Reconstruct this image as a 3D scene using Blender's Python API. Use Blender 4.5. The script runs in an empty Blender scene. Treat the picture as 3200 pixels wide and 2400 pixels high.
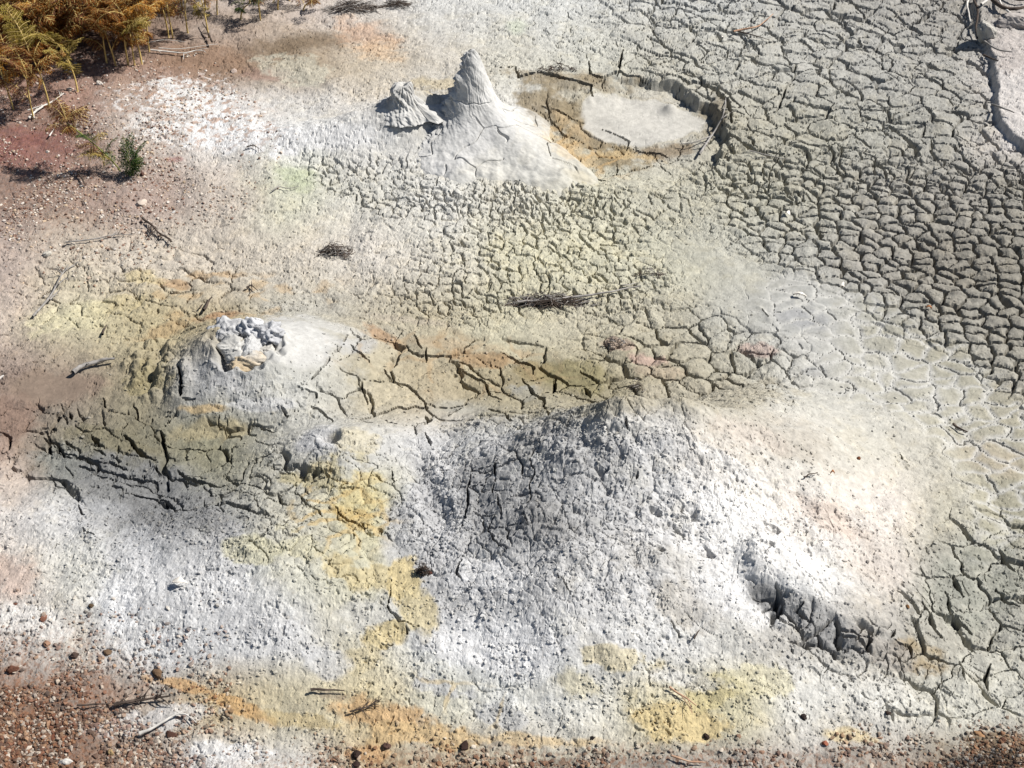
import bpy, math, random
import numpy as np
from math import radians, sin, cos, tan, pi
from mathutils import Vector, Matrix

# ------------------------------------------------------------------ camera, sky, sun
sc = bpy.context.scene
COL = sc.collection
CAM_H, PITCH, VFOV = 3.6, radians(40.0), radians(28.0)
IW, IH = 2212.0, 1659.0                       # units used for the traced positions
FP = IH / 2 / tan(VFOV / 2)
cam = bpy.data.cameras.new('camera'); cam_o = bpy.data.objects.new('camera', cam); COL.objects.link(cam_o)
cam_o.location = (0, 0, CAM_H); cam_o.rotation_euler = (pi / 2 - PITCH, 0, 0)
cam.sensor_fit = 'HORIZONTAL'; cam.sensor_width = 36; cam.lens = 36 * FP / IW
cam.clip_start = 0.05; cam.clip_end = 500
sc.camera = cam_o
SUN_EL, SUN_BACK = radians(49), radians(11)   # sun from the right and a little behind the scene
sx, sy, sz = cos(SUN_EL) * cos(SUN_BACK), cos(SUN_EL) * sin(SUN_BACK), sin(SUN_EL)
world = bpy.data.worlds.new('World'); sc.world = world; world.use_nodes = True
nt = world.node_tree; bg = nt.nodes['Background']
sky = nt.nodes.new('ShaderNodeTexSky'); sky.sky_type = 'NISHITA'; sky.sun_disc = False
sky.sun_elevation = SUN_EL; sky.sun_rotation = math.atan2(sx, sy); sky.altitude = 800
nt.links.new(sky.outputs[0], bg.inputs[0]); bg.inputs[1].default_value = 0.05
sl = bpy.data.lights.new('sun', 'SUN'); sl.energy = 5.0; sl.angle = radians(0.5); sl.color = (1, 0.96, 0.9)
so = bpy.data.objects.new('sun', sl); COL.objects.link(so)
so.rotation_euler = Vector((sx, sy, sz)).to_track_quat('Z', 'Y').to_euler()
sc.view_settings.view_transform = 'Standard'; sc.view_settings.look = 'None'
sc.view_settings.exposure = 0.54; sc.view_settings.gamma = 1.0
KLIT = 1.42                                    # lit tone / albedo on level ground

# ------------------------------------------------------------------ mapping helpers (numpy friendly)
CP, SP = cos(PITCH), sin(PITCH)
def G(px, py):
    """photo position -> point of the level ground z = 0"""
    a = (px - IW / 2) / FP; b = (IH / 2 - py) / FP
    dy = CP + b * SP; dz = -SP + b * CP
    t = CAM_H / -dz
    return a * t, dy * t
def Pj(x, y, z):
    h = z - CAM_H
    dep = y * CP - h * SP; up = y * SP + h * CP
    dep = np.maximum(dep, 0.6)
    return IW / 2 + FP * x / dep, IH / 2 - FP * up / dep
def top_h(px, pyb, pyt):
    """height of a thing standing at (px,pyb) whose top shows at pyt"""
    x, y = G(px, pyb); b = (IH / 2 - pyt) / FP
    # (y*SP+h*CP)/(y*CP-h*SP)=b
    h = (b * y * CP - y * SP) / (CP + b * SP)
    return h + CAM_H

# ------------------------------------------------------------------ noise
def _h(ix, iy, s):
    ix = ix.astype(np.int64).astype(np.uint32); iy = iy.astype(np.int64).astype(np.uint32)
    n = ix * np.uint32(374761393) + iy * np.uint32(668265263) + np.uint32((s * 2246822519) & 0xffffffff)
    n = (n ^ (n >> np.uint32(13))) * np.uint32(1274126177)
    n = (n ^ (n >> np.uint32(16))) * np.uint32(2246822519)
    n ^= n >> np.uint32(13)
    return n
def hsh(ix, iy, s):
    return (_h(ix, iy, s) & np.uint32(0xffffff)).astype(np.float32) / np.float32(0xffffff)
def perlin(x, y, s=0):
    x = np.asarray(x, np.float64); y = np.asarray(y, np.float64)
    fx = np.floor(x); fy = np.floor(y)
    u = (x - fx).astype(np.float32); v = (y - fy).astype(np.float32)
    su = u * u * u * (u * (u * 6 - 15) + 10); sv = v * v * v * (v * (v * 6 - 15) + 10)
    def g(i, j):
        a = hsh(fx + i, fy + j, s) * np.float32(2 * pi)
        return np.cos(a) * (u - i) + np.sin(a) * (v - j)
    a = g(0, 0); a = a + su * (g(1, 0) - a)
    b = g(0, 1); b = b + su * (g(1, 1) - b)
    return (a + sv * (b - a)) * np.float32(1.5)
def fbm(x, y, f, o, s=0, gain=0.5):
    r = 0; a = 1.0
    for i in range(o):
        r = r + a * perlin(x * f + 17.3 * i, y * f - 9.1 * i, s + i); a *= gain; f *= 2.03
    return r
def ridged(x, y, f, o, s=0, gain=0.5):
    r = 0; a = 1.0
    for i in range(o):
        r = r + a * (1 - 2 * np.abs(perlin(x * f + 7.3 * i, y * f + 3.1 * i, s + i))); a *= gain; f *= 2.07
    return r
def ss(a, b, x):
    t = np.clip((x - a) / (b - a), 0, 1); return t * t * (3 - 2 * t)
def worley(x, y, cell, s, jit=0.85):
    """edge distance (m), cell hash, edge hash, F1 (m), offset inside cell, edge normal"""
    X = x / cell; Y = y / cell
    fx = np.floor(X); fy = np.floor(Y)
    best = np.full(X.shape, 1e9, np.float32); bx = np.zeros_like(best); by = np.zeros_like(best); bh = np.zeros(X.shape, np.uint32)
    pts = []
    for i in (-1, 0, 1):
        for j in (-1, 0, 1):
            cx = fx + i; cy = fy + j
            px_ = (cx + 0.5 + jit * (hsh(cx, cy, s) - 0.5) - X).astype(np.float32)
            py_ = (cy + 0.5 + jit * (hsh(cx, cy, s + 77) - 0.5) - Y).astype(np.float32)
            hh = _h(cx, cy, s + 5)
            d = px_ * px_ + py_ * py_
            m = d < best
            best = np.where(m, d, best); bx = np.where(m, px_, bx); by = np.where(m, py_, by); bh = np.where(m, hh, bh)
            pts.append((px_, py_, hh))
    ed = np.full(X.shape, 1e9, np.float32); eh = np.zeros(X.shape, np.uint32); ex = np.zeros_like(ed); ey = np.zeros_like(ed)
    for px_, py_, hh in pts:
        dx = px_ - bx; dy = py_ - by; l = np.sqrt(dx * dx + dy * dy)
        e = (px_ + bx) * 0.5 * dx + (py_ + by) * 0.5 * dy
        e = np.where(l > 1e-5, e / np.maximum(l, 1e-5), 1e9)
        m = e < ed
        ed = np.where(m, e, ed); eh = np.where(m, hh ^ bh, eh)
        ex = np.where(m, dx / np.maximum(l, 1e-5), ex); ey = np.where(m, dy / np.maximum(l, 1e-5), ey)
    f = lambda q: (q & np.uint32(0xffff)).astype(np.float32) / np.float32(65535)
    return ed * cell, f(bh), f((eh ^ (eh >> np.uint32(7))) * np.uint32(2654435761) >> np.uint32(9)), np.sqrt(best) * cell, (bx * cell, by * cell), (ex, ey)
def lin(c):
    c = np.asarray(c, np.float32) / 255.0
    return np.where(c <= 0.04045, c / 12.92, ((c + 0.055) / 1.055) ** 2.4)

# ------------------------------------------------------------------ mineral colour of the ground (lit tone, 0-255)
ROWS = [
 "120,95,70 120,95,70 130,110,90 190,170,155 200,180,165 205,195,185 205,205,200 205,207,202 200,202,196 192,193,186 182,183,176 172,170,160 165,162,152 160,155,145 170,160,150",
 "165,125,105 175,130,108 180,135,105 165,125,85 170,140,95 205,185,150 205,195,175 205,200,178 200,198,178 190,186,165 182,180,165 176,174,162 170,168,158 165,162,152 205,195,188",
 "166,128,110 165,126,104 200,185,172 225,222,218 222,222,218 215,213,208 200,198,190 215,213,205 190,175,135 195,188,170 172,166,140 172,168,145 170,168,152 165,162,148 200,190,182",
 "166,132,112 174,142,122 185,155,138 205,188,168 205,205,170 205,202,185 210,208,198 210,205,182 205,200,165 195,190,160 182,178,150 172,168,145 165,160,145 158,152,138 150,145,130",
 "190,165,148 205,188,160 210,195,170 205,190,165 205,192,168 215,205,188 210,203,180 212,205,160 208,202,158 198,194,160 182,180,160 170,168,155 158,152,138 148,140,122 145,138,120",
 "205,180,155 208,195,140 195,175,110 185,165,110 185,180,160 190,178,145 195,180,135 200,192,150 198,188,150 190,182,150 180,178,162 175,176,172 172,172,162 158,152,135 145,138,120",
 "150,120,100 155,130,105 165,150,105 180,182,185 195,195,185 190,175,130 190,170,120 178,160,105 170,155,100 178,165,125 175,168,140 188,185,170 195,192,178 185,182,165 165,158,138",
 "170,135,110 140,135,110 135,128,95 150,145,105 180,178,165 195,195,190 205,205,205 185,188,190 175,178,182 205,205,205 205,195,180 205,198,182 198,192,172 192,186,165 180,174,150",
 "215,205,195 200,200,200 125,130,135 150,152,150 190,185,160 205,195,130 190,195,205 150,155,160 185,188,192 205,205,205 228,226,222 222,212,200 218,205,190 185,178,150 158,155,130",
 "215,195,175 210,208,195 205,210,218 200,205,210 205,203,180 205,200,160 185,187,192 190,190,192 205,205,205 215,215,215 228,226,222 220,220,218 210,200,185 165,162,145 158,155,135",
 "200,190,180 205,195,180 210,212,215 200,205,212 205,208,212 215,205,165 210,215,218 220,225,230 210,210,208 218,218,215 215,212,200 185,180,170 178,172,160 180,175,155 178,176,158",
 "165,135,110 175,150,130 200,185,165 205,175,105 205,190,140 215,195,130 210,205,175 215,218,215 220,218,205 220,205,140 222,210,150 218,216,205 215,212,200 208,205,185 200,198,180",
 "150,110,80 160,120,90 190,170,150 215,212,210 205,200,190 200,170,110 190,165,120 195,175,130 195,185,155 170,160,145 175,165,150 190,180,165 175,160,140 150,130,100 130,105,75"]
CT = lin(np.array([[[float(v) for v in c.split(',')] for c in r.split()] for r in ROWS]))
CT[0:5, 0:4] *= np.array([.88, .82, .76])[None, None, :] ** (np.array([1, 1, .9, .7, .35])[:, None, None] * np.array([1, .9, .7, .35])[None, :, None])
CT[11:13, 0:3] *= np.array([.85, .80, .75])
CT[0:9, 10:15] *= 1.10
# stains: x, y, rx, ry, rotation (deg), colour, opacity, softness, raggedness
ST = [
 (50,320,150,64,0,(146,80,72),.9,.8,.5),(120,350,90,30,15,(166,116,100),.6,.8,.6),(380,345,25,8,0,(170,60,55),.5,.8,.8),
 (640,385,60,38,15,(170,190,125),.55,.9,.5),(1115,55,30,22,0,(185,200,160),.5,.9,.5),
 (640,95,160,28,-8,(125,98,60),.7,.7,.6),(430,130,140,35,0,(160,118,80),.7,.7,.5),
 (790,75,90,40,15,(215,165,120),.7,.8,.6),(820,110,70,28,5,(222,178,120),.6,.8,.6),
 (90,210,160,45,10,(178,130,108),.7,.7,.6),(575,165,60,26,0,(170,125,105),.6,.7,1.2),
 (440,225,110,40,15,(232,232,230),.8,.3,3.2),(520,295,160,40,5,(232,232,234),.85,.5,1.8),(350,270,70,30,0,(230,228,224),.7,.3,3.2),
 (700,300,180,34,-3,(226,226,228),.8,.6,.6),(640,150,90,35,10,(205,205,180),.5,.5,1.3),
 (1190,235,90,45,25,(150,128,82),.85,.6,.9),(1270,300,80,40,20,(155,130,80),.8,.6,1.0),(1330,345,80,30,5,(150,126,72),.8,.6,1.0),(1250,180,150,22,3,(150,130,90),.7,.7,.9),
 (1540,250,38,50,20,(150,135,105),.8,.6,.6),(1440,330,75,18,-5,(150,125,85),.8,.6,.8),
 (1230,322,85,22,32,(222,190,125),.75,.6,1.3),(1350,335,95,9,8,(220,185,110),.7,.6,1.2),(1230,270,80,10,35,(215,180,115),.6,.6,1.4),(1255,380,40,16,20,(214,196,140),.6,.6,.8),
 (1040,360,110,30,20,(216,210,190),.5,.8,.8),(955,310,35,8,10,(215,175,110),.7,.6,1.0),(985,300,40,6,15,(140,105,60),.4,.6,1.4),
 (950,185,90,24,-5,(200,180,130),.7,.7,.8),(1230,165,190,14,2,(160,135,85),.5,.7,1.2),
 (108,838,120,42,-4,(150,124,100),.9,.5,.5),(20,900,80,60,0,(150,115,92),.8,.7,.5),(30,1050,60,70,0,(212,190,168),.5,.9,.5),
 (375,615,42,13,4,(190,145,80),.75,.5,1.0),(470,595,60,10,0,(200,160,95),.7,.5,1.3),(310,600,60,18,0,(212,190,120),.7,.6,1.0),(250,665,70,25,-10,(205,185,115),.6,.6,1.2),
 (470,683,60,12,-12,(180,130,70),.8,.7,.8),(350,715,90,18,-22,(185,150,85),.7,.7,.9),(150,690,100,40,-15,(214,204,150),.6,.6,1.2),
 (640,740,110,60,10,(204,203,198),.95,.45,.3),(720,705,90,12,15,(200,198,190),.8,.6,.4),(660,665,150,14,5,(185,180,165),.6,.7,.5),
 (880,690,110,9,8,(185,170,145),.6,.7,.5),
 (828,725,60,14,25,(185,140,85),.8,.6,.9),(960,745,120,18,5,(192,165,118),.7,.7,.8),(1040,775,80,20,8,(180,138,75),.8,.6,.9),(1165,800,70,26,5,(160,138,75),.85,.6,.7),(1250,815,90,40,8,(152,140,80),.8,.6,.6),
 (770,745,45,25,5,(185,188,188),.7,.6,.7),(720,830,90,50,0,(190,190,180),.6,.7,.8),(850,850,90,35,0,(205,190,150),.6,.7,1.0),(1130,845,40,20,0,(165,168,165),.7,.5,.8),(1000,880,90,20,5,(172,170,155),.6,.6,.8),
 (440,885,60,11,0,(205,170,95),.8,.5,.8),(575,875,80,16,0,(192,196,202),.7,.6,1.0),(460,930,110,26,-8,(180,162,105),.7,.7,.8),
 (250,955,110,28,14,(140,130,92),.7,.6,.9),(320,830,60,45,-30,(165,150,90),.7,.7,1.0),
 (280,1040,220,62,10,(126,131,133),.9,.6,.6),(410,1115,110,38,10,(122,130,138),.8,.8,.4),(130,1000,60,45,10,(138,140,132),.8,.7,.4),(230,1100,90,22,10,(160,168,180),.7,.8,.4),
 (690,950,60,34,-20,(188,192,205),.85,.6,.6),(770,950,60,25,10,(215,200,150),.6,.6,1.1),(700,1020,90,35,-15,(190,175,110),.7,.6,1.3),(780,1070,60,60,10,(212,192,112),.8,.5,1.2),(770,1120,45,28,10,(205,172,75),.8,.5,1.0),
 (860,1150,40,75,5,(172,178,196),.7,.7,.5),(545,1190,60,35,5,(205,198,140),.6,.5,1.4),(770,1240,80,35,12,(212,190,115),.75,.45,1.5),(650,1170,60,30,20,(208,200,150),.6,.5,1.4),
 (810,1345,90,70,0,(190,196,204),.6,.6,.6),
 (250,1310,55,60,10,(232,236,242),.85,.5,.9),(480,1290,180,60,5,(220,222,225),.7,.7,.6),(560,1380,170,50,8,(206,210,216),.7,.7,.6),(300,1180,60,50,0,(200,208,222),.6,.8,.5),
 (880,1255,40,55,10,(218,194,116),.95,.3,.7),(905,1330,42,60,-10,(216,196,128),.85,.35,.9),(840,1370,70,28,-10,(220,196,118),.9,.4,.9),(780,1430,45,36,0,(214,196,140),.8,.4,1.0),
 (700,1430,60,40,10,(192,200,212),.7,.6,.6),(900,1375,30,35,0,(180,188,198),.6,.4,1.0),
 (390,1480,100,13,12,(222,168,80),.9,.5,1.1),(520,1530,95,17,25,(214,162,66),.9,.5,1.1),(650,1560,90,22,8,(205,178,100),.7,.5,1.3),
 (830,1545,110,40,10,(220,170,86),.9,.6,1.0),(900,1590,170,28,3,(218,178,98),.9,.5,1.0),(790,1630,60,18,0,(214,160,76),.8,.5,1.2),(1130,1600,200,16,2,(224,190,120),.8,.6,1.0),
 (960,1490,70,30,15,(178,186,196),.8,.35,1.2),(1080,1545,60,26,20,(184,190,196),.7,.35,1.2),
 (1480,1560,120,45,5,(224,196,112),.92,.4,.8),(1540,1500,70,40,0,(218,200,120),.85,.4,.9),(1340,1425,90,28,5,(220,202,140),.7,.4,1.6),(1640,1470,80,35,0,(220,210,155),.6,.4,1.5),(1255,1480,70,40,0,(222,208,150),.6,.4,1.5),
 (1840,1590,60,18,5,(226,200,130),.8,.5,.9),
 (1560,850,170,42,0,(182,172,144),.7,.6,.9),(1720,950,130,50,25,(186,176,158),.7,.7,.7),(1130,870,150,40,0,(172,160,120),.5,.6,.9),
 (1350,925,110,30,0,(208,206,200),.75,.6,.6),
 (1035,1040,65,90,15,(142,144,147),.7,.6,.6),(1150,950,110,30,-30,(165,162,156),.6,.7,.7),(1100,1090,70,60,0,(166,167,168),.5,.7,.7),(1190,1130,110,60,10,(150,148,145),.55,.8,.5),
 (930,1085,30,80,-8,(168,175,190),.7,.7,.6),(965,1180,25,70,-8,(196,202,216),.6,.7,.8),
 (1080,1400,150,70,10,(232,235,240),.8,.6,.6),(1160,1210,120,40,5,(196,198,200),.6,.7,.7),(1060,1250,100,45,0,(222,226,234),.7,.6,.8),
 (1420,1210,130,60,20,(190,186,178),.6,.7,.8),(1480,1310,120,50,25,(190,182,168),.6,.7,.9),
 (1590,1150,150,60,45,(236,235,232),.85,.6,.7),(1700,1200,140,42,40,(234,232,228),.85,.6,.8),(1600,1290,120,60,30,(230,230,230),.7,.6,.7),(1560,1000,110,20,32,(228,226,222),.8,.6,.9),
 (1790,1120,110,40,30,(212,188,168),.7,.7,.5),(1900,1220,90,60,30,(214,200,186),.7,.7,.4),(2150,990,100,45,15,(205,182,150),.7,.8,.5),(1620,940,110,28,20,(208,192,175),.6,.7,.6),
 (1650,1288,50,30,25,(128,130,134),.95,.5,.5),(1765,1345,160,44,28,(158,158,158),.9,.4,.6),(2110,1260,110,120,20,(158,160,144),.8,.5,.5),(1990,1420,75,36,25,(172,148,100),.9,.5,.9),(1900,1400,90,35,25,(168,160,150),.8,.6,.8),
 (1480,1470,100,20,10,(214,214,212),.6,.6,1.0),
 (1640,755,42,16,5,(195,160,145),.7,.5,1.1),(1400,775,42,14,5,(205,160,140),.7,.5,1.1),(1330,745,36,14,5,(195,160,135),.7,.5,1.2),(1420,800,60,18,5,(190,165,130),.6,.6,1.2),
 (1740,690,90,26,8,(166,172,180),.8,.7,.6),(1760,800,40,14,5,(165,170,172),.6,.5,1.2),
 (1960,830,170,60,25,(200,199,192),.75,.8,.4),(1830,760,120,30,25,(190,189,180),.6,.8,.4),
 (2185,230,40,100,0,(212,204,198),.95,.4,.5),(2190,110,60,50,20,(196,184,176),.9,.5,.6),
 (2150,1620,110,36,0,(140,110,66),.8,.6,1.2),(1300,1650,260,14,0,(140,125,110),.6,.7,1.3),(1750,1640,260,22,0,(165,150,135),.6,.7,1.4),
 (60,1560,150,80,0,(140,100,70),.7,.7,1.0),(170,1480,170,45,5,(165,125,98),.6,.7,1.3),(330,1560,130,30,-8,(218,218,220),.6,.4,1.6),(60,1340,90,40,15,(228,224,218),.7,.5,1.3),(20,1250,70,60,0,(208,170,148),.6,.7,.8),
 (480,1620,120,26,0,(222,222,222),.7,.5,1.3),(700,1500,60,10,12,(150,130,105),.6,.6,1.3)]

SAT = .70
def ground_colour(x, y, qx, qy):
    """albedo at world x,y; qx,qy is the same point expressed in the survey grid of the table"""
    n1 = fbm(x, y, 2.3, 4, 11); n2 = fbm(x, y, 2.3, 4, 31)
    ax = np.clip((qx + 34 * n1) / (IW / 14), 0, 13.999); ay = np.clip((qy + 24 * n2) / (IH / 12), 0, 11.999)
    i = ax.astype(int); j = ay.astype(int); u = (ax - i)[:, None]; v = (ay - j)[:, None]
    u = u * u * (3 - 2 * u); v = v * v * (3 - 2 * v)
    c = (CT[j, i] * (1 - u) + CT[j, i + 1] * u) * (1 - v) + (CT[j + 1, i] * (1 - u) + CT[j + 1, i + 1] * u) * v
    c = c.astype(np.float32)
    nz = fbm(x, y, 5.5, 6, 51, 0.62); nz2 = fbm(x, y, 9, 5, 71, 0.65)
    # broad mottling: yellowish, greyish, pale
    m = ss(.1, .7, nz2)[:, None] * .30; c = c * (1 - m) + c * np.array([1.12, 1.03, .80], np.float32) * m
    m = ss(.1, .8, -nz2)[:, None] * .30; c = c * (1 - m) + c * np.array([.84, .87, .92], np.float32) * m
    g = c.mean(1, keepdims=True); rg = (c[:, :1] / np.maximum(c[:, 1:2], .01)); bl = (c[:, 2:3] > c[:, :1])
    c = g + (c - g) * (np.where(bl, .12, .52) + .30 * ss(2.2, 3.0, rg))
    for (X, Y, rx, ry, rot, col, op, so_, rag) in ST:
        lc = lin(col); gm = lc.mean(); lc = gm + (lc - gm) * (.15 if lc[2] > lc[0] else .60)
        rx *= 1.12; ry *= 1.12; R = max(rx, ry) * (1 + rag * .5) + 6
        idx = np.nonzero((np.abs(qx - X) < R) & (np.abs(qy - Y) < R))[0]
        if not len(idx): continue
        dx = qx[idx] - X; dy = qy[idx] - Y; ca, sa = cos(radians(rot)), sin(radians(rot))
        a = (dx * ca + dy * sa) / rx; b = (-dx * sa + dy * ca) / ry
        f = 1 - np.sqrt(a * a + b * b)
        k = nz if (int(X) % 2) else nz2
        al = ss(0, so_ * .95, f + (.34 * rag + .10) * k[idx] * ss(-.5, .3, f)) * op
        al = al[:, None]
        c[idx] = c[idx] * (1 - al) + lc.astype(np.float32) * al
    return c / KLIT

# ------------------------------------------------------------------ landforms
def cap_d(x, y, a, b):
    ax, ay = a; bx, by = b; vx, vy = bx - ax, by - ay
    t = np.clip(((x - ax) * vx + (y - ay) * vy) / (vx * vx + vy * vy), 0, 1)
    return x - (ax + t * vx), y - (ay + t * vy), t
def dirR(dx, dy, Rr, Rb, Rl, Rf):
    """direction dependent radius: right, back, left, front"""
    a = np.arctan2(dy, dx); ca, sa = np.cos(a), np.sin(a)
    wx = ca * ca; wy = sa * sa
    return wx * np.where(ca > 0, Rr, Rl) + wy * np.where(sa > 0, Rb, Rf)
BC = G(1335, 1055); BC2 = G(1430, 1045); BH = top_h(1340, 1055, 868) - .050
VC = G(520, 800); VH = top_h(520, 800, 712)
SC = G(722, 985); SH = top_h(722, 985, 936)
PC = G(1020, 275); PH = top_h(1020, 275, 110)
NC = G(876, 283); NH = top_h(876, 283, 232)
BAS = (1342, 284, 242, 124)
def base_height(x, y):
    z = 0.035 * fbm(x, y, .5, 3, 3) + 0.012 * fbm(x, y, 2.2, 3, 5)
    gx, gy = Pj(x, y, 0)
    # main cone
    dx, dy, t = cap_d(x, y, BC, BC2)
    d = np.sqrt(dx * dx + dy * dy + .0028) * (1 + .10 * perlin(x * 3, y * 3, 91))
    R = dirR(dx, dy, 1.10, .42, .78, 1.0)
    q = np.clip(1 - d / R, 0, 1)
    pk = BH * (1 - .10 * t)
    cone = pk * 1.10 * (.50 * q ** 1.0 + .50 * q ** 1.9) 
    cone = cone + .016 * ss(.05, .5, q) * fbm(x, y, 4.5, 4, 95)
    # right shoulder running down to the outcrop
    a, b = G(1480, 1130), G(1880, 1340)
    ex, ey, t2 = cap_d(x, y, a, b); e = np.sqrt(ex * ex + ey * ey)
    sh = (.06 - .03 * t2) * np.exp(-(e / .26) ** 2)
    cone = cone + .040 * np.exp(-(np.sqrt(dx * dx + dy * dy) / .15) ** 1.6) * (1 + .6 * perlin(x * 9, y * 9, 97))
    z = z + np.maximum(cone, 0) + sh * (1 - .7 * ss(0, .35, q))
    # front apron
    a, b = G(650, 1300), G(1500, 1400)
    ex, ey, t2 = cap_d(x, y, a, b); e = np.sqrt(ex * ex + ey * ey)
    z = z + .10 * np.exp(-(e / .42) ** 2)
    # gully between the cone and the left dome
    gl = polyd(x, y, [(900, 1030), (925, 1090), (945, 1140), (955, 1190)])
    z = z - .030 * np.exp(-(gl / .045) ** 2)
    # small vent
    dx = x - SC[0]; dy = y - SC[1]; d = np.sqrt(dx * dx + dy * dy)
    q = np.clip(1 - d / dirR(dx, dy, .42, .25, .44, .45), 0, 1)
    v = SH * (.35 * q + .65 * q ** 1.8); v = v - .075 * np.exp(-((dx + .0) ** 2 + (dy + .02) ** 2) / .028 ** 2)
    z = z + v
    # left pale dome
    dx = x - G(560, 1210)[0]; dy = y - G(560, 1210)[1]
    z = z + .07 * np.exp(-(dx * dx / .45 + dy * dy / .2))
    # crater mound
    dx = x - VC[0]; dy = y - VC[1]; d = np.sqrt(dx * dx + dy * dy)
    q = np.clip(1 - np.sqrt(d * d + .004) / dirR(dx, dy, .60, .38, .36, .36), 0, 1)
    v = VH * 1.3 * (.5 * q + .5 * q ** 1.7)
    cx, cy = VC[0] + .035, VC[1] - .01
    dc = np.sqrt(((x - cx) / .125) ** 2 + ((y - cy) / .125) ** 2) + .35 * perlin(x * 9, y * 9, 61) + .16 * perlin(x * 28, y * 28, 60)
    z = z + v - .055 * (1 - ss(.55, 1.15, dc)) + .008 * np.exp(-((dc - 1.1) / .22) ** 2)
    # trough in front of crater mound plates
    tr = polyd(x, y, [(60, 960), (200, 1010), (350, 1060), (520, 1080)])
    z = z - .03 * np.exp(-(tr / .20) ** 2)
    ex, ey, t2 = cap_d(x, y, G(880, 282), G(975, 268)); e = np.sqrt(ex * ex + ey * ey)
    z = z + (.07 + .05 * t2) * np.exp(-(e / .075) ** 2)
    # white ridge left of the pinnacle
    ex, ey, t2 = cap_d(x, y, G(560, 312), G(870, 285)); e = np.sqrt(ex * ex + ey * ey)
    z = z + (.03 + .10 * t2) * np.exp(-(e / .14) ** 2)
    # basin right of the pinnacle with an abrupt far and right rim
    X, Y, rx, ry = BAS
    a = (gx - X) / rx; b = (gy - Y) / ry
    r = np.sqrt(a * a + b * b) + .06 * perlin(x * 3.5, y * 3.5, 62) + .05 * perlin(x * 11, y * 11, 63) + .02 * perlin(x * 34, y * 34, 65)
    sharp = ss(.05, .6, a * .9 - b * .25)
    z = z - (.06 * sharp * (1 - ss(.90, .97, r)) + .06 * (1 - sharp) * (1 - ss(.55, 1.0, r)))
    pool = ss(1.15, .75, np.sqrt(((gx - 1390) / 150) ** 2 + ((gy - 262) / 58) ** 2))
    bub = np.exp(-(((gx - 1450) / 17) ** 2 + ((gy - 213) / 9) ** 2))
    z = z - .008 * pool + .028 * bub
    # far right bank
    bk = bank_mask(x, y, gx, gy)
    z = z + .035 * bk
    # outcrop lower right
    ex, ey, t2 = cap_d(x, y, G(1650, 1300), G(1860, 1400)); e = np.sqrt(ex * ex + ey * ey)
    z = z + .055 * (1 - .5 * t2) * np.exp(-(e / .10) ** 4)
    return z
def bank_mask(x, y, gx, gy):
    ex = np.interp(gy, [-200, 0, 60, 130, 200, 260, 300, 330, 380], [2105, 2105, 2115, 2150, 2150, 2148, 2175, 2215, 2300])
    return ss(-7, 7, gx - ex + 9 * perlin(x * 8, y * 8, 64))
def polyd(x, y, pts):
    w = [G(*p) for p in pts]
    best = np.full(x.shape, 1e3, np.float32)
    xs = [p[0] for p in w]; ys = [p[1] for p in w]; M = .8
    idx = np.nonzero((x > min(xs) - M) & (x < max(xs) + M) & (y > min(ys) - M) & (y < max(ys) + M))[0]
    X = x[idx]; Y = y[idx]; b = best[idx]
    for p, q in zip(w[:-1], w[1:]):
        ex, ey, t = cap_d(X, Y, p, q); b = np.minimum(b, np.sqrt(ex * ex + ey * ey))
    best[idx] = b
    return best
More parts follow.
